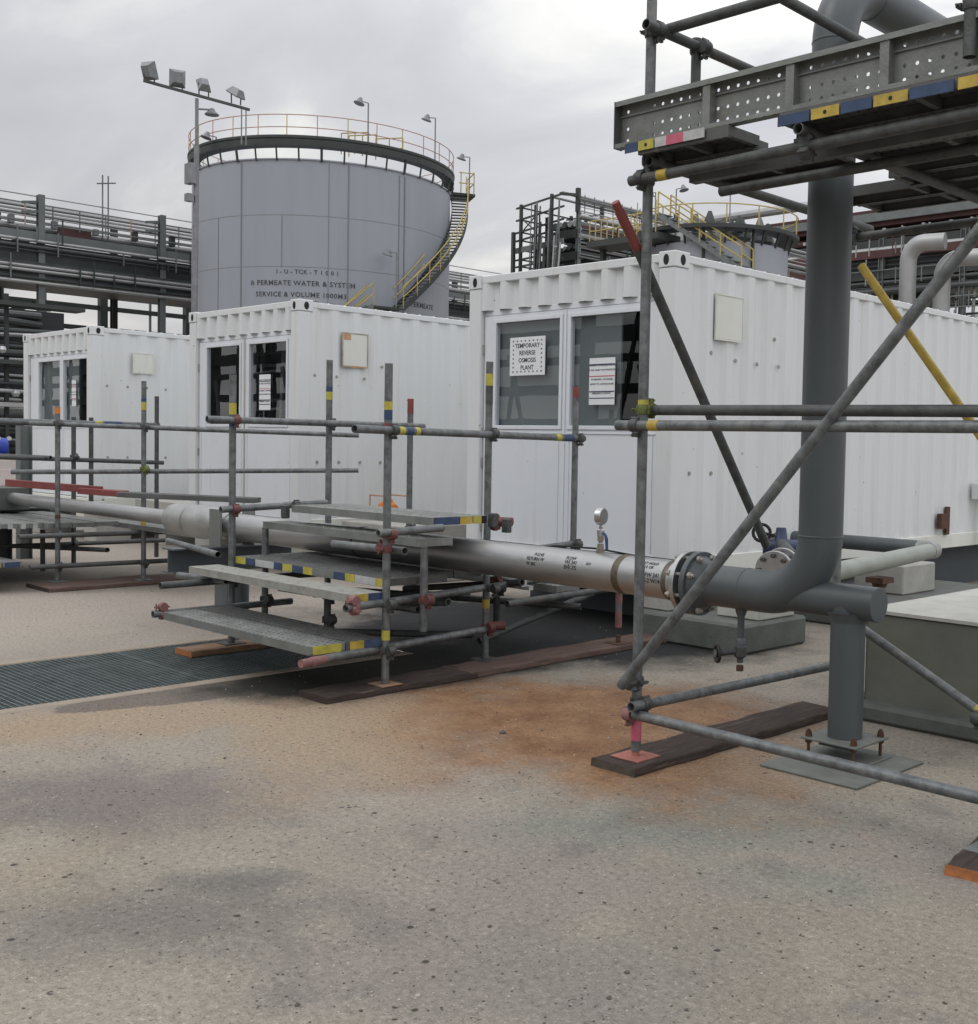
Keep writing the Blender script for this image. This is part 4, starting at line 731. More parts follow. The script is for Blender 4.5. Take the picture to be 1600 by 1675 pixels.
# ledgers along the steps (in Y) and transoms
stube((-5.60, 3.58, .255), (-5.85, 5.10, .25), t, 'ledger', M_galv); coupler((-5.65, 4.12, .25), (0, 0, 1), (0, 1, 0), t, off=(1, 0, 0)); coupler((-5.87, 5.10, .26), (0, 0, 1), (0, 1, 0), t, M_clampr, off=(1, 0, 0))
stube((-5.60, 3.80, .535), (-6.1, 6.3, .53), t, 'ledger', M_galv); coupler((-5.65, 4.12, .53), (0, 0, 1), (0, 1, 0), t, off=(1, 0, 0)); coupler((-5.66, 4.41, .53), (0, 0, 1), (0, 1, 0), t, M_clampr, off=(1, 0, 0)); coupler((-5.83, 5.10, .53), (0, 0, 1), (0, 1, 0), t, off=(1, 0, 0))
stube((-5.6, 4.02, .96), (-5.6, 4.5, .975), t, 'ledger', M_galv); coupler((-5.65, 4.12, .95), (0, 0, 1), (0, 1, 0), t, M_clampr, off=(1, 0, 0))
coupler((-5.65, 4.12, .86), (0, 0, 1), (0, 1, 0), t, M_clampr, off=(-1, 0, 0)); stube((-6.3, 4.18, .84), (-5.55, 4.18, .85), t, 'transom', M_galv)
stube((-7.47, 3.55, .31), (-7.47, 4.6, .31), t, 'ledger', M_galv); stube((-7.95, 3.97, .50), (-7.3, 3.99, .52), t, 'transom', M_galv); stube((-7.47, 3.6, .5), (-7.47, 5.4, .5), t, 'ledger', M_galvd)
stube((-7.48, 4.04, 1.0), (-7.48, 4.9, 1.03), t, 'ledger', M_galv); coupler((-7.52, 4.15, 1.0), (0, 0, 1), (0, 1, 0), t, M_clampr, off=(1, 0, 0)); coupler((-7.5, 4.62, 1.02), (0, 0, 1), (0, 1, 0), t, off=(1, 0, 0))
stube((-5.9, 5.0, .74), (-6.1, 6.2, .76), t, 'ledger', M_galv); coupler((-6.10, 6.16, .76), (0, 0, 1), (0, 1, 0), t, off=(1, 0, 0)); stube((-5.66, 5.1, .44), (-5.70, 6.3, .46), t, 'ledger', M_galvd)
coupler((-5.71, 6.26, .46), (0, 0, 1), (0, 1, 0), t, M_pinkc, off=(-1, 0, 0)); None
coupler((-7.47, 3.62, .3), (0, 1, 0), (1, 0, 0), t, M_pinkc, off=(0, 0, 1)); coupler((-5.6, 3.86, .52), (0, 1, 0), (1, 0, 0), t, M_pinkc, off=(0, 0, 1)); coupler((-5.85, 5.15, 1.0), (0, 1, 0), (1, 0, 0), t, M_clampr, off=(0, 0, -1))
stube((-6.4, 3.7, .02 + .05), (-6.42, 3.7, .5), t, 'standard', M_galvd) if 0 else None
stube((-6.62, 4.35, .06), (-6.62, 4.35, .5), t, 'standard', M_galvd); coupler((-6.62, 4.35, .46), (0, 0, 1), (0, 1, 0), t, off=(1, 0, 0)); stube((-7.3, 4.4, .44), (-5.7, 4.4, .46), t, 'transom', M_galvd)
stube((-6.55, 4.2, .49), (-6.65, 5.6, .36), t, 'transom', M_galvd)
# low tubes and boards on the far side of the crossing
stube((-7.1, 5.35, .38), (-5.75, 5.32, .56), t, 'transom', M_galvd); stube((-7.6, 5.0, .36), (-5.8, 5.95, .33), t, 'transom', M_galvd); stube((-6.35, 5.62, .06), (-6.35, 5.62, .62), t, 'standard', M_galvd)
stube((-6.9, 4.7, .34), (-5.8, 4.72, .47), t, 'transom', M_galv); stube((-6.05, 5.2, .13), (-6.02, 6.3, .38), t, 'ledger', M_galvd); stube((-7.5, 4.0, .16), (-6.0, 5.1, .19), t, 'brace', M_galvd)
for (x, y, z, mm) in ((-6.35, 5.62, .44, M_clamp), (-6.02, 5.3, .54, M_clampr), (-7.5, 4.40, .34, M_clamp), (-6.62, 4.35, .30, M_clamp), (-5.87, 5.10, .78, M_clamp), (-7.52, 4.15, .5, M_clamp), (-7.55, 4.96, .75, M_clamp), (-7.52, 5.70, .80, M_clamp)): coupler((x, y, z), (0, 0, 1), (0, 1, 0), t, mm, off=(1, 0, 0))
m = MB(); m.box(-6.15, -5.80, 5.36, 5.41, .52, .56); m.box(-6.15, -5.80, 5.43, 5.47, .49, .52); m.build('spacer_board', M_wtape, t)
# planks
YBT = [(.0, .5, M_yel), (.5, .98, M_blue)]
plank(-7.42, -5.66, 3.60, 3.84, .325, t, M_deck, tags=[(.1, .9, M_yeln)]); plank(-7.50, -5.66, 3.85, 4.09, .325, t, M_deckd, tags=[(.1, .5, M_yel), (.55, 1, M_blue)])
plank(-7.62, -5.66, 3.88, 4.10, .60, t, M_pale, tags=[(0, .52, M_yel), (.55, 1, M_blue)])
p = plank(-7.5, -5.72, 4.17, 4.40, .665, t, M_deckd); plank(-7.5, -5.72, 4.41, 4.64, .665, t, M_deckd); [plank(-7.6, -5.95, y_, y_ + .228, .652, t, M_deckd) for y_ in (4.65, 4.885, 5.12, 5.355)]
x = -7.5; k = 0
for wd, mm in ((.14, M_yeln), (.13, M_blue), (.24, M_wtape), (.11, M_blue), (.12, M_yeln), (.13, M_blue), (.11, M_yeln), (.25, M_deck), (.12, M_blue), (.11, M_yeln), (.22, M_wtape), (.10, M_yeln)):
    m = MB(); m.box(x, x + wd - .004, 4.166, 4.1695, .617, .664); m.build('paint_tag', mm, p); x += wd
plank(-7.5, -5.62, 4.38, 4.60, .905, t, M_deck)
plank(-7.25, -5.66, 4.46, 4.68, 1.035, t, M_deck, tags=[(.1, 1, M_blue)]); plank(-7.25, -5.66, 4.69, 4.91, 1.035, t, M_deck, tags=[(0, .45, M_yel), (.5, .8, M_yeln), (.8, 1, M_hole)])
plank(-7.3, -5.72, 5.18, 5.42, .80, t, M_deckd, tags=[(.3, .8, M_yel)]); plank(-7.3, -5.8, 5.7, 5.93, .5, t, M_deck)
for (x, y, z) in ((-5.64, 4.95, 1.02), (-5.63, 5.06, .98), (-7.30, 4.44, 1.0)): m = MB(); m.box(x - .03, x + .03, y - .02, y + .02, z - .06, z + .03); m.build('plank_clip', M_clamp, t, bevel=.004)
m = MB(); m.tube((-5.80, 5.15, .98), (-5.72, 5.19, .98), .03, 12); m.build('end_cap', M_clampr, t); m = MB(); m.tube((-5.86, 5.11, .27), (-5.78, 5.20, .27), .032, 12); m.build('end_cap', M_clampr, t)
m = MB(); m.tube((-5.585, 3.56, .255), (-5.595, 3.61, .255), .028, 12, wall=.004); m.build('end_cap', M_pinkc, t)
sole(-5.86, -5.57, 3.66, 4.78, 'dark weathered timber board under the near foot of the middle scaffold', .04)
sole(-5.90, -5.60, 4.72, 6.75, 'long cracked timber board running under the middle scaffold toward the container', .042, mat('brown_timber', (.11, .068, .056), .85, 0, .45, 5, lin((130, 108, 96)), .6, 6, .6, 40, (6, .8, 6)), rot=1.5)
sole(-7.62, -7.38, 3.78, 4.9, 'timber board with an orange end lying across the drain grating', .04, M_woodc, M_woodo)

# ------------------------------------------------------------------ left stepped scaffold
t = thing('stepped_scaffold', 'far left stepped scaffold walkway in front of the farthest container', 'scaffold', (-12.3, 5, 0))
stube((-11.78, 4.63, .05), (-11.78, 4.63, 1.78), t, 'standard', bands=((1.66, 1.72, M_orange), (.62, .66, M_rust))); stube((-11.42, 5.33, .05), (-11.42, 5.33, 2.06), t, 'standard', bands=((1.72, 1.80, M_yeln), (1.80, 1.84, M_blue), (.55, .63, M_yel)))
stube((-13.0, 5.28, .05), (-13.0, 5.28, 1.70), t, 'standard', M_galvd); stube((-13.0, 5.47, .7), (-13.0, 5.47, 1.7), t, 'standard', M_galvd); stube((-13.0, 6.22, .1), (-13.0, 6.22, 1.97), t, 'standard', M_galvd)
m = MB(); hpost(m, -14.6, 5.35, 0, 1.60, .14, .01); m.build('post', M_steelg, t)
stube((-11.95, 3.6, 1.61), (-12.35, 4.9, 1.61), t, 'guard_rail', M_galvd); stube((-12.0, 4.45, 1.61), (-10.25, 7.3 - .2, 1.56), t, 'guard_rail', M_galv)
stube((-12.95, 4.2, 1.64), (-13.0, 6.25, 1.64), t, 'guard_rail', M_galv, bands=((1.3, 1.38, M_yeln), (1.4, 1.6, M_blue)))
stube((-12.2, 4.35, 1.12), (-10.25, 7.1, 1.19), t, 'guard_rail', M_galv); stube((-12.95, 3.9, 1.27), (-13.0, 6.3, 1.20), t, 'guard_rail', M_galvd)
stube((-14.8, 3.8, 1.61), (-12.9, 5.0, 1.62), t, 'guard_rail', M_galvd); stube((-14.8, 4.2, 1.27), (-12.9, 5.0, 1.25), t, 'guard_rail', M_galvd)
stube((-11.6, 4.3, .22), (-11.4, 6.2, .22), t, 'ledger', M_galvd); stube((-11.6, 4.2, .52), (-11.35, 6.5, .52), t, 'ledger', M_galvd); stube((-13.1, 4.2, .3), (-12.9, 6.3, .3), t, 'ledger', M_galvd)
stube((-13.4, 4.9, .26), (-11.5, 5.0, .36), t, 'transom', M_galvd); stube((-12.6, 4.8, .06), (-12.6, 4.8, .5), t, 'standard', M_galvd); stube((-10.6, 6.0, .05), (-10.6, 6.0, .62), t, 'standard', M_galvd)
stube((-10.85, 5.2, .60), (-8.9, 4.4, .66), t, 'transom', M_galv) if 0 else stube((-9.3, 4.55, .63), (-7.9, 4.25, .64), t, 'transom', M_galv)
for (x, y, z, mm) in ((-11.78, 4.63, 1.61, M_clamp), (-11.42, 5.33, 1.6, M_clamp), (-11.42, 5.33, 1.17, mat('greenish_coupler', (.12, .14, .04))), (-11.42, 5.33, .22, M_clamp), (-11.78, 4.63, .52, M_clamp), (-13.0, 5.28, 1.26, M_clamp), (-13.0, 5.28, .3, M_clamp), (-10.6, 6.0, .5, M_clamp), (-11.78, 4.63, .2, M_clamp)): coupler((x, y, z), (0, 0, 1), (0, 1, 0), t, mm, off=(1, 0, 0))
for x, y in ((-11.78, 4.63), (-11.42, 5.33)): baseplate(x, y, .041, t)
for k in range(7): y = 3.62 + k * .235; plank(-14.4, -11.95 + .12 * (k > 3), y, y + .228, .62 - (k % 2) * .004, t, M_deck, tags=[(.1, .3, M_wtape), (.6, .8, M_wtape)] if k < 4 else ())
plank(-12.3, -10.1, 5.3, 5.53, .60, t, M_deck); plank(-12.4, -10.2, 5.56, 5.79, .60, t, M_deck)
plank(-13.6, -11.52, 3.55, 3.78, .29, t, M_deck, tags=[(.1, .5, M_wtape), (.6, .95, M_blue)]); plank(-13.6, -11.52, 3.79, 4.02, .29, t, M_deck, tags=[(0, .95, M_yel)]); plank(-13.6, -11.52, 4.03, 4.2, .29, t, M_deck, tags=[(.1, .9, M_blue)])
m = MB(); m.bar((-13.3, 4.70, .97), (-11.6, 4.98, .955), .05, .075); m.bar((-11.85, 4.90, .94), (-11.2, 5.03, .935), .12, .06); m.build('red_plank', M_red, t, bevel=.004)
m = MB(); m.bar((-11.2, 5.0, .93), (-10.2, 5.9, .90), .2, .05); m.build('deck_plank', M_deckd, t, bevel=.004)
sole(-11.86, -11.30, 4.36, 6.6, 'long timber board under the feet of the left scaffold', .04, mat('brown_timber', (.1, .07, .05)), None)
m = MB(); m.box(-14.3, -13.5, 4.6, 5.0, .66, .9); m.build('packing_box', M_concd, t)

# low white table with a pale yellow pump, by container A
t = thing('concrete_bench', 'grey concrete bench between the farthest and the middle containers', 'bench', (-14.6, 8, 0))
m = MB(); m.box(-15.9, -13.6, 7.3, 9.2, .50, .62); m.build('slab', M_conc, t); m = MB(); m.box(-15.7, -15.4, 7.5, 9, 0, .5); m.build('leg', M_conc, t); m = MB(); m.box(-14.2, -13.9, 7.5, 9, 0, .5); m.build('leg', M_conc, t)
def pump(x, y, z, name, label, bm_, fr, sc=1):
    t = thing(name, label, 'pump', (x, y, z))
    m = MB(); m.lathe((x - .1 * sc, y, z + .11 * sc), (1, 0, 0), [(0, .03 * sc), (.01, .085 * sc), (.13 * sc, .09 * sc), (.15 * sc, .07 * sc), (.2 * sc, .06 * sc), (.21 * sc, .02 * sc)], 18); m.lathe((x, y, z + .16 * sc), (0, 0, 1), [(0, .05 * sc), (.06 * sc, .04 * sc), (.07 * sc, .02)], 14); m.build('body', bm_, t)
    m = MB()
    for dx in (-.17, .17):
        for dy in (-.12, .12): m.tube((x + dx * sc, y + dy * sc, z), (x + dx * sc, y + dy * sc, z + .26 * sc), .008, 8)
    for dy in (-.12, .12):
        for dz in (.01, .26): m.tube((x - .17 * sc, y + dy * sc, z + dz * sc), (x + .17 * sc, y + dy * sc, z + dz * sc), .008, 8)
    m.build('frame', fr, t)
    m = MB(); m.tube((x + .1 * sc, y, z + .08 * sc), (x + .26 * sc, y - .05, z + .06 * sc), .025, 10); m.lathe((x + .25 * sc, y - .05, z + .06 * sc), (1, 0, 0), [(0, .045 * sc), (.02, .045 * sc)], 12); m.build('outlet', M_clamp, t)
pump(-15.35, 8.15, .62, 'transfer_pump', 'pale yellow pump on the concrete bench left of the middle container', M_yelm, M_galvd, 1.0)
t = thing('white_cabinet', 'small white box beside the yellow pump', 'box', (-14.75, 8.45, .62)); m = MB(); m.box(-15, -14.4, 8.3, 8.6, .621, .86); m.build('case', M_white, t, bevel=.01); m = MB(); m.box(-14.40, -14.385, 8.35, 8.5, .70, .82); m.build('vent', M_hole, t)
m = MB(); m.box(-10.85, -9.7, 7.3, 8.6, 0, .62); o = m.build('concrete_block', M_conc, bevel=.01); tag(o, 'pale concrete block beside the middle container, under the orange pump', 'block')
pump(-10.6, 7.75, .625, 'transfer_pump', 'orange pump in a wire frame beside the middle container', M_orange, mat('orange_frame', (.45, .25, .12), .6), 1.05)

M_yel = mat('far_yellow', (.42, .33, .09), .55, 0, .2, 3)
# ------------------------------------------------------------------ big storage tank
TXc, TYc, TR1 = -52.6, 34.15, 6.5; TZ = 14.55
t = thing('storage_tank', 'huge grey steel water tank with a curved stair and a railed top', 'storage tank', (TXc, TYc, 0))
def P_(a, r, z): return Vector((TXc + r * math.cos(a), TYc + r * math.sin(a), z))
ac = math.atan2(-TYc, -TXc)          # towards the camera
NT = 160
m = MB(); m.lathe((TXc, TYc, 0), (0, 0, 1), [(0, TR1), (TZ, TR1)], NT); m.build('shell', M_tank, t)
m = MB(); m.lathe((TXc, TYc, TZ), (0, 0, 1), [(.0, TR1 + .06), (.06, TR1 + .06), (.1, TR1 - .1), (.42, 1.0), (.45, 0)], 96); m.build('roof', M_tank, t)
for z in (2.4, 4.8, 7.2, 9.6, 12.0):
    m = MB(); m.lathe((TXc, TYc, z), (0, 0, 1), [(-.02, TR1), (-.012, TR1 + .006), (.012, TR1 + .006), (.02, TR1)], NT, False); m.build('course_seam', M_tank2, t)
for da, z0, z1, wd in ((-.62, 0, 14.5, .05), (.03, 4.8, 14.5, .012), (.17, 0, 14.5, .05), (.62, 0, 14.4, .06), (.57, 0, 14.4, .03), (-.3, 9.6, 12, .012), (.30, 2.4, 4.8, .012), (-.85, 7.2, 12, .012)):
    a = ac + da; m = MB(); m.bar(P_(a, TR1 + .012, z0), P_(a, TR1 + .012, z1), wd, wd * .5 + .02); m.build('vertical_pipe', M_tank2, t)
# raised walkway ring
zr = TZ + .62
m = MB(); m.lathe((TXc, TYc, zr), (0, 0, 1), [(0, TR1 - .35), (0, TR1 + .18), (.28, TR1 + .20), (.30, TR1 + .20), (.30, TR1 - .35), (0, TR1 - .35)], 128, False); m.build('walkway', M_steel, t)
m = MB(); m.lathe((TXc, TYc, zr + .46), (0, 0, 1), [(-.2, TR1 + .14), (-.1, TR1 + .22), (0, TR1 + .22), (.04, TR1 + .14), (-.2, TR1 + .14)], 128, False); m.build('ring_main', M_steel, t)
nb = 40
for i in range(nb):
    a = 2 * PI * i / nb + .03; m = MB(); m.bar(P_(a, TR1 + .05, TZ - .05), P_(a, TR1 + .18, zr + .02), .06, .06 if i % 4 else .13); m.build('bracket', M_steel, t)
def ringpts(r, z, a0=0, a1=2 * PI, n=128): return [P_(a0 + (a1 - a0) * i / n, r, z) for i in range(n + 1)]
rr = TR1 + .15
for z in (zr + .85, zr + 1.42):
    m = MB(); m.sweep(ringpts(rr, z), .022, 6, False); m.build('handrail', M_handr, t)
npst = 30
for i in range(npst):
    a = 2 * PI * i / npst; m = MB(); m.tube(P_(a, rr, zr + .3), P_(a, rr, zr + 1.42), .024, 6); m.build('railing_post', M_handr if i % 2 else M_yel, t)
for da, rl in ((.25, 5.6), (.33, 5.4), (-.25 + PI, 5), (.55, 5.8)):
    a = ac + da; m = MB(); c = P_(a, rl, zr + .5)
    for dx in (-.6, 0, .6): m.tube(c + Vector((dx, dx * .6, -.4)), c + Vector((dx, dx * .6, .6)), .03, 6)
    for dz in (.1, .6): m.tube(c + Vector((-.6, -.36, dz)), c + Vector((.6, .36, dz)), .03, 6)
    m.build('hatch_rail', M_yel, t)
# lettering curved on the shell
def tank_text(s, da, z, size):
    me = text_mesh(s, size, .004, 1.1)
    for v in me.vertices:
        a = ac + da + v.co.x / TR1; r = TR1 + .008 + v.co.z; v.co = P_(a, r, z + v.co.y) - Vector(t.location)
    me.materials.append(M_tankink); o = bpy.data.objects.new('lettering', me); C.objects.link(o); o.parent = t
tank_text('I - U - TCK - T 1 0 0 1', -.115, 9.36, .28); tank_text('& PERMEATE WATER & SYSTEM', -.155, 8.83, .33); tank_text('SERVICE & VOLUME 1000M3', -.165, 8.30, .32)
tank_text('PERMEATE', .83, 8.3, .36); tank_text('TANK', .83, 7.7, .36)
# curved stair on the right side, climbing from lower front to the top
a0, a1, z0s, z1s = ac + .52, ac + 1.62, 7.9, 14.9; ns = 36
m = MB()
for i in range(ns):
    f = i / ns; a = a0 + (a1 - a0) * f; z = z0s + (z1s - z0s) * f; p, q = P_(a, TR1 + .12, z), P_(a, TR1 + .92, z); m.bar(p, q, .26, .04)
m.build('stair_treads', M_steelg, t)
for r in (TR1 + .1, TR1 + .94):
    m = MB(); pts = [P_(a0 + (a1 - a0) * i / 40, r, z0s + (z1s - z0s) * i / 40) for i in range(41)]
    for i in range(40): m.bar(pts[i], pts[i + 1], .03, .24)
    m.build('stringer', M_steel, t)
for dz in (.55, 1.05):
    m = MB(); m.sweep([P_(a0 + (a1 - a0) * i / 40, TR1 + .94, z0s + dz + (z1s - z0s) * i / 40) for i in range(41)], .028, 6); m.build('handrail', M_yel, t)
    m = MB(); m.sweep([P_(a0 + (a1 - a0) * i / 40, TR1 + .12, z0s + dz + (z1s - z0s) * i / 40) for i in range(12)], .028, 6); m.build('handrail', M_yel, t)
for i in range(0, 41, 4):
    a = a0 + (a1 - a0) * i / 40; z = z0s + (z1s - z0s) * i / 40; m = MB(); m.tube(P_(a, TR1 + .94, z), P_(a, TR1 + .94, z + 1.05), .026, 6); m.build('railing_post', M_yel, t)
m = MB(); m.bar(P_(a0 - .11, TR1 + .08, z0s - .05), P_(a0 - .11, TR1 + 1.0, z0s - .05), 1.4, .1); m.bar(P_(a0 - .11, TR1 + .05, z0s - 1.5), P_(a0 - .11, TR1 + .95, z0s - .1), .08, .1); m.build('landing', M_steel, t)
# lower flight down from the landing
a2 = a0 - .21; a3 = a2 - .55
m = MB(); ps = [P_(a2 + (a3 - a2) * i / 16, TR1 + .94, z0s - 3.6 * i / 16) for i in range(17)]; pi_ = [P_(a2 + (a3 - a2) * i / 16, TR1 + .12, z0s - 3.6 * i / 16) for i in range(17)]
for i in range(16): m.bar(ps[i], ps[i + 1], .03, .24); m.bar(pi_[i], pi_[i + 1], .03, .24); m.bar(ps[i], pi_[i], .24, .04)
m.build('lower_flight', M_steelg, t)
for dz in (.55, 1.05):
    m = MB(); m.sweep([p + Vector((0, 0, dz)) for p in ps], .028, 6); m.sweep([p + Vector((0, 0, dz)) for p in pi_], .028, 6); m.build('handrail', M_yel, t)
for i in (0, 5, 10, 15):
    m = MB(); m.tube(ps[i], ps[i] + Vector((0, 0, 1.05)), .03, 6); m.build('railing_post', M_yel, t)
# top landing
aT = a1 + .05; m = MB(); m.bar(P_(aT, TR1 + .1, z1s), P_(aT, TR1 + 1.35, z1s), 1.5, .14); m.build('landing', M_steel, t)
for k, (r, da) in enumerate(((TR1 + 1.3, -.1), (TR1 + 1.3, .1), (TR1 + .6, -.1))):
    m = MB(); m.tube(P_(aT + da, r, z1s), P_(aT + da, r, z1s + 1.2), .03, 6); m.build('railing_post', M_yel, t)
for dz in (.6, 1.15):
    m = MB(); m.sweep([P_(aT - .1, TR1 + .5, z1s + dz), P_(aT - .1, TR1 + 1.3, z1s + dz), P_(aT + .1, TR1 + 1.3, z1s + dz)], .028, 6); m.build('handrail', M_yel, t)
# lamps on tank
def goose(base, h, label, dirv=(-1, -.3), big=1, grp='small area lamps on poles around the tanks'):
    b = Vector(base); t2 = thing('area_lamp', label, 'lamp', b, grp); d = Vector((dirv[0], dirv[1], 0)).normalized()
    m = MB(); m.tube(b, b + Vector((0, 0, h)), .035 * big, 8); m.tube(b + Vector((0, 0, h)), b + Vector((0, 0, h + .02)) + d * .3 * big, .025 * big, 8); m.build('pole', M_lampg, t2)
    c = b + Vector((0, 0, h)) + d * .38 * big
    m = MB(); m.lathe(c + Vector((0, 0, .18 * big)), (d.x * .3, d.y * .3, -1), [(0, .07 * big), (.12 * big, .13 * big), (.2 * big, .15 * big), (.28 * big, .26 * big), (.31 * big, .26 * big)], 14); m.build('lamp_head', M_lampg, t2)
goose(P_(ac + .30, rr, zr + .3), 2.0, 'round lamp on a pole at the middle of the tank rim', (-.2, -1))
goose(P_(ac + .93, rr, zr + .3), 2.25, 'lamp on a thin pole at the right of the tank rim', (-.8, -.6))
goose(P_(aT - .05, TR1 + 1.1, z1s), 2.1, 'lamp on the pole over the top stair landing of the tank', (-.8, -.6))
goose(P_(a0 - .05, TR1 + .9, z0s), 2.6, 'lamp on a pole beside the lower stair landing of the tank', (-.8, -.6))
goose(P_(ac - .85, rr, zr + .1), .5, 'short lamp at the left of the tank rim', (-.3, -1))

# flood light mast
t = thing('floodlight_mast', 'tall grey mast with four floodlights on a sloping crossbar beside the tank', 'light mast', (-44, 22.6, 0))
m = MB(); m.tube((-44, 22.55, 0), (-44, 22.66, 13.2), .13, 12, .1); m.tube((-44, 22.66, 13.2), (-44, 22.66, 15.0), .07, 10); m.build('pole', M_lampg, t)
m = MB(); m.bar((-44, 20.5, 15.17), (-44, 24.95, 15.08), .09, .10); m.build('crossbar', M_clamp, t)
m = MB(); m.box(-44.3, -43.8, 22.3, 22.55, 11.6, 12.4); m.build('control_box', M_lampg, t); m = MB(); m.box(-44.2, -43.9, 22.25, 22.5, 10.9, 11.2); m.build('control_box', M_lampg, t)
for y, ry, rz, s in ((20.72, 20, -25, 1), (21.85, 5, 20, 1), (22.95, -35, 30, .85), (24.35, -60, 60, .9)):
    c = Vector((-44, y, 15.17 + .42)); m = MB()
    vs = []
    for (hx, hz, d) in ((.28, .32, .0), (.30, .34, .05), (.16, .2, .34)):
        for i, j in ((-1, -1), (1, -1), (1, 1), (-1, 1)): vs.append(Vector((d - .1, hx * i, hz * j)))
    M_ = Matrix.Translation(c) @ Matrix.Rotation(R(-40 + rz), 4, 'Z') @ Matrix.Rotation(R(ry), 4, 'Y') @ Matrix.Scale(s, 4)
    vs = [M_ @ v for v in vs]; m.add(vs, [(0, 1, 2, 3), (11, 10, 9, 8)] + [(k + i, k + (i + 1) % 4, k + 4 + (i + 1) % 4, k + 4 + i) for k in (0, 4) for i in range(4)])
    fl = m.build('floodlight', M_lampg, t)
    m = MB(); m.bar(c + Vector((0, -.2, -.42)), c + Vector((0, -.22, .05)), .04, .04); m.bar(c + Vector((0, .2, -.42)), c + Vector((0, .22, .05)), .04, .04); m.build('bracket', M_clamp, fl)
m = MB(); m.tube((-44, 24.6, 15.05), (-44, 24.6, 13.6), .03, 6); m.tube((-44, 24.8, 15.05), (-44, 24.8, 13.6), .03, 6); m.tube((-44, 22.7, 14.6), (-44, 23.3, 14.7), .04, 6); m.lathe((-44, 23.3, 14.75), (0, 0, -1), [(0, .08), (.1, .14), (.22, .28), (.26, .28)], 12); m.build('hanging_lamp', M_lampg, t)

# ------------------------------------------------------------------ pipe racks in the background
def rack(name, label, o, axis, length, width, levels, cols, h, grp=None, seed=1, reds=(1,), post=.32, rail=True, npipes=5, top=1, rs=1, sp=1):
    random.seed(seed); o = Vector(o); t = thing(name, label, 'pipe rack', o, grp)
    A = Vector((0, 1, 0)) if axis == 'y' else Vector((1, 0, 0)); Bv = Vector((-1, 0, 0)) if axis == 'y' else Vector((0, 1, 0))
    P = lambda a, b, z: o + A * a + Bv * b + Vector((0, 0, z))
    for a in cols:
        for b in (0, width):
            m = MB(); m.ibeam(P(a, b, 0), P(a, b, h), post, post, .04); m.bar(P(a, b, 0), P(a, b, h), post * .9, post * .9) if 0 else None; m.build('column', M_steelg if b == 0 else M_steel, t)
        for z in levels:
            m = MB(); m.bar(P(a, 0, z - .25), P(a, width, z - .25), .2, .3); m.build('cross_beam', M_steel, t)
    for k, z in enumerate(levels):
        for b in (0, width):
            m = MB(); m.bar(P(-1 * (rs == 1), b, z - .35 * sp), P(length, b, z - .35 * sp), .18 * rs, .5 * sp); m.build('edge_beam', M_steelg if (b == 0 and k == len(levels) - 1) else M_steel, t)
        for q in range(npipes):
            b = width * (q + .6) / (npipes + .3); r = random.choice((.12, .18, .25, .3)) * rs; m = MB(); m.tube(P(-1 * (rs == 1), b, z + r), P(length, b, z + r), r, 10)
            mm = M_redsteel if (k in reds and q % 2 == 0) else random.choice((M_rackp, M_rackd, M_rackd, M_rackp)); m.build('pipe', mm, t)
    return t, P
# left rack, runs along +Y behind the tank
t, P = rack('pipe_rack', 'long elevated pipe rack at the far left passing behind the tank', (-62, 0, 0), 'y', 150, 6, (10.6, 11.9), [17.2, 23.55, 29.93, 36.3, 42.7, 49, 55.5, 62, 75, 88, 101], 13.7, seed=3, reds=(), rs=.55)
for b, z, r in ((1.2, 13.25, .09), (2.6, 13.6, .09), (4.2, 13.9, .1), (.6, 12.75, .07)):
    m = MB(); m.tube(P(-1, b, z), P(150, b, z), r, 10); m.build('pipe', M_rackp, t)
for z in (9.2, 9.8, 10.0, 11.0, 11.3):
    m = MB(); m.tube(P(-1, -.25, z), P(150, -.25, z), .09, 8); m.build('pipe', M_rackp if z != 11.0 else M_galvd, t)
m = MB(); m.bar(P(-1, 2.5, 10.35), P(150, 2.5, 10.35), 5.0, 1.5); m.build('cable_tray', M_rackd, t)
random.seed(31)
for k in range(12): m = MB(); z = 12.3 + k * .13; b = random.uniform(0, 5); m.tube(P(-1, b, z), P(150, b, z), .035, 6); m.build('pipe', M_rackp if k % 2 else M_steelg, t)
for k in range(16):
    z = random.choice((9.35, 9.65, 10.1, 10.75, 11.1, 11.45)) + random.uniform(-.1, .1); m = MB(); m.tube(P(-1, random.uniform(-.35, .1), z), P(150, random.uniform(-.35, .1), z), random.uniform(.03, .075), 6); m.build('pipe', random.choice((M_rackd, M_steelg, M_rackp, M_steel)), t)
for k in range(60):
    a = 15 + k * .75 + random.uniform(-.3, .3); m = MB(); z = random.choice((9.3, 10.6, 11.2)); m.bar(P(a, -.42, z), P(a, -.42, z + random.uniform(.5, 1.5)), .06, .06); m.build('hanger', random.choice((M_steelg, M_steel)), t)
for k in range(14):
    a = 18 + k * 2.1; m = MB(); m.bar(P(a, .2, 12.1), P(a, .2, 12.1 + random.uniform(.25, .6)), .25, .3); m.build('junction_box', random.choice((M_steelg, M_steel)), t)
m = MB(); m.bar(P(-1, 3, 9.55), P(150, 3, 9.55), 6.2, .12); m.build('soffit', M_rackd, t)
for k in range(40):
    a = 12 + k * 1.35
    m = MB(); m.tube(P(a, 0, 12.1), P(a, 0, 13.2), .035, 6); m.build('railing_post', M_handr if k % 4 == 0 else M_steelg, t)
for z in (12.65, 13.2):
    m = MB(); m.tube(P(10, 0, z), P(66, 0, z), .03, 6); m.build('handrail', M_steelg, t)
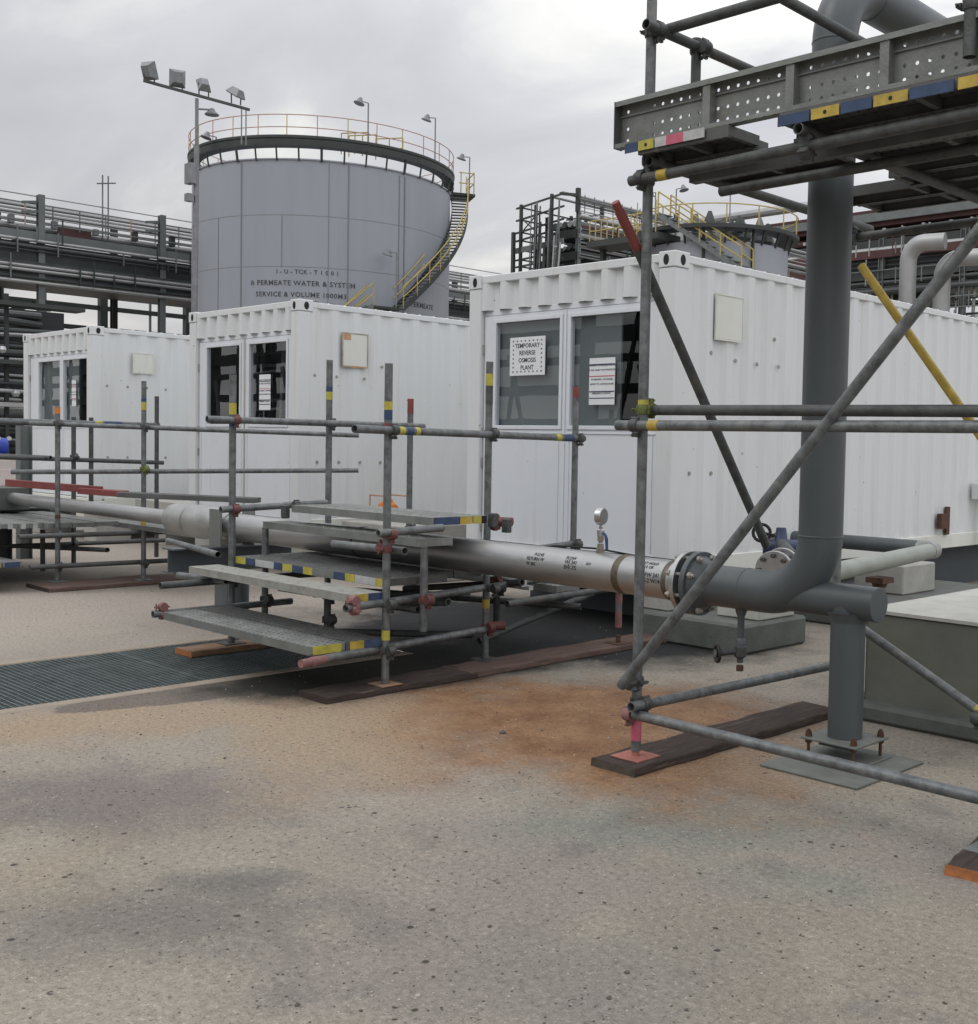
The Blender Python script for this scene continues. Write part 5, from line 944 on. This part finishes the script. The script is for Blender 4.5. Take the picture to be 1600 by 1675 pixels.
for a in (23.55, 29.93, 36.3):
    for z in (13.2, 12.7): m = MB(); m.bar(P(a - .9, 0, z), P(a, 0, z + .15), .12, .12); m.build('outrigger', M_steelg, t)
m = MB(); m.bar(P(24.5, .3, 12.0), P(26.2, .3, 12.0), .1, .5); m.build('red_panel', M_redsteel, t)
for a in (26.9, 27.2): m = MB(); m.tube(P(a, .5, 12), P(a, .5, 15.4), .04, 6); m.build('aerial', M_steelg, t)
m = MB(); m.tube(P(26.6, .5, 14.9), P(27.6, .5, 15.1), .04, 6); m.build('aerial_bar', M_steelg, t)
# steel frame behind the rack, seen between its columns (open frame with diagonals)
t = thing('open_gantry', 'dark open steel frame beyond the left pipe rack', 'steel frame', (-72, 30, 0))
for y in (19, 25, 31, 36.5, 43): m = MB(); m.bar((-72, y, 0), (-72, y, 10.3), .45, .45); m.build('column', M_steel, t)
for z in (7.2, 8.1, 9.4): m = MB(); m.bar((-72, 14, z), (-72, 60, z - .1), .2, .28); m.build('beam', M_steel, t)
for y in (22, 34.5): m = MB(); m.bar((-72, y, 7.3), (-72, y + 5, 9.2), .2, .3); m.build('diagonal', M_steel, t)
for y in (27.6, 34, 39.5): m = MB(); m.bar((-72, y, 7), (-72, y, 10), .12, .12); m.build('upright', M_steelg, t)
# equipment below the left rack
t = thing('process_skid', 'dense dark pipework and vessels below the rack at the far left', 'equipment', (-45, 17, 0)); random.seed(11)
for i in range(26):
    z = .8 + i * .24; m = MB(); m.tube((-48 + random.uniform(-3, 2), 10.5, z), (-48 + random.uniform(-3, 2), 19.0, z + random.uniform(-.1, .1)), random.uniform(.05, .16), 8); m.build('pipe', random.choice((M_rackp, M_rackd, M_steel, M_steelg, M_steel)), t)
for i in range(12):
    y = 11 + i * .7; m = MB(); m.bar((-47, y, 0), (-47, y, random.uniform(4.5, 7.6)), .14, .14); m.build('upright', random.choice((M_steel, M_steelg, M_steel)), t)
for z in (2.6, 4.2, 6.4): m = MB(); m.bar((-46.6, 10, z), (-46.6, 19.2, z), .9, .16); m.build('platform', M_steel if z != 2.6 else M_rackp, t)
for i in range(16): m = MB(); m.lathe((-46.0, 11.4 + i * .47, random.choice((1.2, 2.9, 4.5, 5.5))), (0, 0, 1), [(0, .1), (.12, .16), (.25, .1)], 8); m.build('valve', random.choice((M_rackp, M_chrome, M_steel)), t)
m = MB(); m.box(-50.5, -50.2, 9, 20, 0, 6.6); m.build('back_panel', M_intd, t)
t = thing('blue_machine', 'bright blue machine under the rack at the far left edge', 'machine', (-40, 13, 0))
m = MB(); m.lathe((-40, 13.2, 1.1), (.2, 1, 0), [(-.6, .3), (-.5, .5), (.4, .5), (.6, .3), (.9, .25)], 16); m.build('drum', M_bluem, t); m = MB(); m.box(-40.6, -39.4, 12.6, 14.2, .1, .6); m.build('base', M_bluem, t)
for k in range(5): m = MB(); m.lathe((-39.4, 12.7 + k * .32, 1.35), (1, 0, 0), [(0, .07), (.05, .07)], 8); m.build('gauge', M_wtape, t)
m = MB(); m.box(-42, -37.5, 9, 14.5, 0, .1); o = m.build('concrete_slab', M_conct); tag(o, 'pale concrete slab below the blue machine at the left edge', 'slab')
m = MB(); m.box(-38, -37.5, 9, 14.4, .1, .75); m.box(-36.0, -35.8, 9, 13.2, 0, .45); o = m.build('low_wall', mat('pinkish_concrete', (.5, .45, .43), .85)); tag(o, 'low pale wall in front of the blue machine at the left edge', 'wall')

# centre rack with open frame (above right-hand container)
t = thing('open_steel_structure', 'open steel tower with stacked platforms above the right-hand container', 'steel structure', (-31.0, 28.9, 0)); random.seed(5)
for x, h in ((-31.64, 10.32), (-30.85, 10.22), (-30.03, 10.5)):
    for y in (28.9, 31.5):
        m = MB(); m.bar((x, y, 0), (x, y, h), .10, .10); m.build('column', M_steel, t)
m = MB(); m.bar((-31.82, 28.7, 0), (-31.82, 28.7, 9.3), .12, .12); m.build('column', M_steel, t)
for z in (7.5, 7.8, 8.05, 8.3, 8.65, 9.0, 9.3, 9.75, 10.2):
    m = MB(); m.bar((-31.9, 28.9, z), (-29.4, 28.9, z + (.12 if z < 9 else .25)), .06, .06 if z != 8.65 else .2); m.bar((-31.9, 31.5, z), (-29.9, 31.5, z), .05, .05); m.bar((-31.6, 28.9, z), (-31.6, 31.5, z), .05, .05); m.build('floor_beam', M_steel if z != 8.65 else M_steelg, t)
for i in range(26): m = MB(); x = random.uniform(-30.9, -29.35); m.tube((x, 28.6 + random.uniform(-.2, .2), 6), (x, 28.7, random.uniform(8.6, 10.3)), random.uniform(.015, .035), 6); m.build('riser', random.choice((M_steel, M_steelg, M_rackp)), t)
for (x0_, z0_, x1_, z1_) in ((-31.6, 9.3, -30.9, 9.8), (-31.6, 9.8, -30.9, 9.3)): m = MB(); m.tube((x0_, 28.9, z0_), (x1_, 28.9, z1_), .025, 6); m.build('diagonal', M_steel, t)
t, P = rack('pipe_rack', 'pipe rack running back from the open steel structure, with red steelwork', (-29.4, 29.6, 0), 'y', 18, 1.6, (8.6, 9.4), [.05, 5.5, 11.5, 17], 9.9, seed=8, reds=(), post=.14, npipes=6, rs=.4, sp=.5)
for b, z, r in ((.3, 10.55, .06), (.8, 10.7, .06), (1.3, 10.6, .05), (.0, 10.3, .03), (-.1, 9.05, .09), (-.1, 9.75, .07)):
    m = MB(); m.tube(P(0, b, z), P(18, b, z), r, 8); m.build('pipe', M_rackp, t)
m = MB(); m.bar(P(.1, .0, 9.35), P(18, .0, 9.35), .08, .22); m.build('cable_tray', M_redsteel, t); m = MB(); m.bar(P(0, 1.2, 7.6), P(18, 1.2, 7.6), 2.0, 1.4); m.build('service_duct', M_intd, t)
for a in (0, 5.5): m = MB(); m.bar(P(a, 0, 9.9), P(a, 0, 10.75), .14, .14); m.bar(P(a, 0, 10.5), P(a - .9, 0, 10.4), .08, .1); m.build('bracket', M_steel, t)

random.seed(15)
for k in range(46):
    a = random.uniform(0, 17); z = random.choice((8.2, 8.9, 9.5)); m = MB(); m.bar(P(a, -.12, z), P(a, -.12, z + random.uniform(.3, .9)), .04, .04); m.build('hanger', random.choice((M_steelg, M_steel, M_rackp)), t)
for k in range(12): m = MB(); a = .3 + k * .5; m.tube(P(a, -.05, 9.9), P(a, -.05, 10.55), .02, 6); m.build('railing_post', M_steelg, t)
for k in range(26): m = MB(); z = random.uniform(7.3, 10.4); r = random.uniform(.012, .035); m.tube(P(0, -.18 + random.random() * .15, z), P(random.choice((5.5, 11.5, 17)), -.18 + random.random() * .1, z), r, 6); m.build('pipe', random.choice((M_rackp, M_steelg, M_rackd)), t)
# second, smaller tank with yellow stair
UX, UY, UR, UZ = -23.66, 30.3, 2.4, 7.7
t = thing('storage_tank', 'smaller grey tank with yellow stair and crowded top, above the right-hand container', 'storage tank', (UX, UY, 0))
def Q_(a, r, z): return Vector((UX + r * math.cos(a), UY + r * math.sin(a), z))
au = math.atan2(-UY, -UX)
m = MB(); m.lathe((UX, UY, 0), (0, 0, 1), [(0, UR), (UZ + .25, UR), (UZ + .45, .3), (UZ + .47, 0)], 64); m.build('shell', M_tank, t)
for da in (-.15, .5): m = MB(); m.bar(Q_(au + da, UR + .05, 5), Q_(au + da, UR + .05, UZ + .7), .07, .07); m.build('vertical_pipe', M_steel, t)
m = MB(); m.lathe((UX, UY, UZ + .62), (0, 0, 1), [(0, UR - .3), (0, UR + .35), (.12, UR + .35), (.12, UR - .3), (0, UR - .3)], 64, False); m.build('walkway', M_steel, t)
for i in range(24): a = i * PI / 12; m = MB(); m.bar(Q_(a, UR, UZ + .2), Q_(a, UR + .15, UZ + .63), .06, .06); m.build('bracket', M_steel, t)
for i in range(16): a = i * PI / 8; m = MB(); m.tube(Q_(a, UR + .3, UZ + .7), Q_(a, UR + .3, UZ + 1.35), .02, 6); m.build('railing_post', M_yel, t)
m = MB(); m.sweep([Q_(i * PI / 24, UR + .3, UZ + 1.35) for i in range(49)], .02, 6, False); m.build('handrail', M_yel, t)
random.seed(21)
for i in range(30):
    a, r = random.uniform(0, 6.28), random.uniform(.6, UR); c = Q_(a, r, UZ + .6); m = MB(); m.lathe(c, (0, 0, 1), [(0, .1), (.1, .18), (.3, .16), (random.uniform(.4, .75), .06)], 10); m.build('nozzle', random.choice((M_rackp, M_rackd, M_steelg, M_steel)), t)
for sgn in (0,):
    s0, s1 = Vector((-23.6, 27.3, 8.75)), Vector((-21.3, 28.6, 7.0)); m = MB()
    for i in range(12): c = s0.lerp(s1, i / 12); m.box(c.x - .1, c.x + .1, c.y, c.y + .6, c.z, c.z + .03)
    m.bar(s0, s1, .04, .16); m.build('stair', M_steelg, t)
    for dy in (0, .6):
        for dz in (.35, .7): m = MB(); m.tube(s0 + Vector((0, dy, dz)), s1 + Vector((0, dy, dz)), .025, 6); m.build('handrail', M_yel, t)
        for i in range(0, 9, 2): c = s0.lerp(s1, i / 8) + Vector((0, dy, 0)); m = MB(); m.tube(c, c + Vector((0, 0, .7)), .025, 6); m.build('railing_post', M_yel, t)
m = MB(); m.box(-26.6, -23.5, 27.2, 28.3, 8.0, 8.2); m.build('bridge', M_steel, t)
for i in range(12):
    x = -26.5 + i * .26; m = MB(); m.tube((x, 27.25, 8.2), (x, 27.25, 8.85 + (.35 if i > 7 else 0)), .018, 6); m.build('railing_post', M_yel, t)
m = MB(); m.tube((-26.5, 27.25, 8.85), (-23.6, 27.25, 8.85), .018, 6); m.tube((-26.5, 27.25, 8.52), (-23.6, 27.25, 8.52), .018, 6); m.build('handrail', M_yel, t)
m = MB(); m.bar((-26.4, 27.8, 0), (-26.4, 27.8, 8), .16, .16); m.bar((-25, 27.8, 0), (-25, 27.8, 8), .16, .16); m.build('bridge_leg', M_steel, t)
goose((-24.5, 28.2, 8.2), 1.5, 'left lamp of three beyond the right-hand container, near the tower tube', (-.8, .2), .6); goose((-23.8, 28.4, 8.2), 1.55, 'middle lamp of three beyond the right-hand container', (1, .2), .6); goose((-22.4, 29.4, 8.2), 1.6, 'rightmost lamp of three beyond the right-hand container', (1, .8), .6)

# right rack, runs along X far behind
t, P = rack('pipe_rack', 'wide pipe rack at the far right with red beams, behind the right-hand container', (-60, 60, 0), 'x', 70, 7, (12.2, 14.0, 15.6), [12, 18.5, 25.5, 30.6, 36, 42], 14.2, seed=12, reds=(1, 2), post=.32, npipes=7)
for b, z, r, mm in ((.2, 16.55, .28, M_rackp), (1.4, 17.0, .1, M_steel), (.0, 13.3, .2, M_rackp), (.0, 11.4, .12, M_rackd), (.0, 10.9, .2, M_rackd), (2, 12.8, .3, M_rackd)):
    m = MB(); m.tube(P(-1, b, z), P(70, b, z), r, 10); m.build('pipe', mm, t)
m = MB(); m.bar(P(-1, 1.5, 15.2), P(70, 1.5, 15.2), 2.5, .9); m.build('red_beam', M_redsteel, t); m = MB(); m.bar(P(-1, -.1, 13.05), P(70, -.1, 13.05), .2, .45); m.build('red_beam', M_redsteel, t)
m = MB(); m.bar(P(-1, 4, 13.2), P(70, 4, 13.2), 5, 1.3); m.build('cable_tray', M_rackd, t)
m = MB(); m.bar(P(-1, 4, 11.3), P(28, 4, 11.3), 5, 1.5); m.build('cable_tray', M_rackd, t)
m = MB(); m.bar(P(-1, 6, 14.9), P(70, 6, 14.9), .3, 1.2); m.build('edge_beam', M_redsteel, t)
m = MB(); m.bar(P(24, 3, 11.0), P(34, 3, 11.4), 5, .5); m.build('platform', M_rackd, t)
random.seed(4)
for i in range(30): m = MB(); x = 20 + i * .42; m.box(-60 + x, -60 + x + random.uniform(.1, .3), 60.0, 60.3, 14.1, 14.1 + random.uniform(.15, .5)); m.build('fitting', random.choice((M_rackp, M_wtape, M_chrome)), t)
for i in range(8): m = MB(); x = 24 + i * 1.0; m.tube(P(x, .5, 8.5), P(x + random.uniform(-.2, .2), .5, random.uniform(11, 12.3)), random.uniform(.05, .1), 6); m.build('riser', random.choice((M_rackp, M_steelg)), t)
random.seed(77)
for k in range(22):
    z = random.uniform(9.0, 13.0); m = MB(); m.tube(P(-1, random.uniform(-.5, 2), z), P(70, random.uniform(-.5, 2), z), random.uniform(.03, .1), 6); m.build('pipe', random.choice((M_rackd, M_steelg, M_rackp, M_steel)), t)
for k in range(70):
    a = random.uniform(18, 36); z = random.choice((8.2, 9.5, 11.2, 12.9)); m = MB(); m.bar(P(a, -.6, z), P(a, -.6, z + random.uniform(.5, 1.6)), .06, .06); m.build('hanger', random.choice((M_steelg, M_steel, M_rackp, M_redsteel)), t)
for z in (9.6, 10.2): m = MB(); m.tube(P(20, -.6, z), P(33, -.6, z), .04, 6); m.build('handrail', M_steelg, t)
# silver U bend ducts
t = thing('duct_bend', 'large silver insulated pipe bend rising above the right-hand container', 'duct', (-27, 45, 0))
for k, (x, y, hh) in enumerate(((-24.6, 45, 10.2), (-23.3, 45.6, 9.5))):
    m = MB(); r = .48; pts = [(x, y, 2), (x, y, hh - r)] + [(x + .75 - .75 * math.cos(a), y, hh - r + .75 * math.sin(a)) for a in [i * PI / 2 / 8 for i in range(1, 9)]] + [(x + 1.6, y + .2, hh + .27)]
    m.sweep(pts, r - .12, 16); m.build('duct', M_rackp, t)
# steelwork standing behind the photographer: mirrored in the windows
t = thing('rear_structure', 'tall dark steel frame and pipes reflected in the container windows', 'steel frame', (-22, -14, 0)); random.seed(9)
for x in range(-82, 8, 5):
    m = MB(); m.bar((x, -14, 0), (x, -14, 9), .35, .35); m.build('column', M_steel, t)
for z in (2.2, 3.4, 4.4, 5.2, 6.3, 7.6, 8.8):
    m = MB(); m.bar((-84, -14, z), (8, -14, z), .3, .2 + .35 * random.random()); m.build('beam', M_steel, t)
for i in range(70): m = MB(); x = random.uniform(-80, 4); m.bar((x, -13.6, random.uniform(0, 2)), (x + random.uniform(-1.5, 1.5), -13.6, random.uniform(3, 9)), .12, .12); m.build('pipe', random.choice((M_steel, M_steelg, M_rackd)), t)
m = MB(); m.box(-80, 8, -20, -19.6, 0, 2.6); m.build('cladding', M_steel, t)
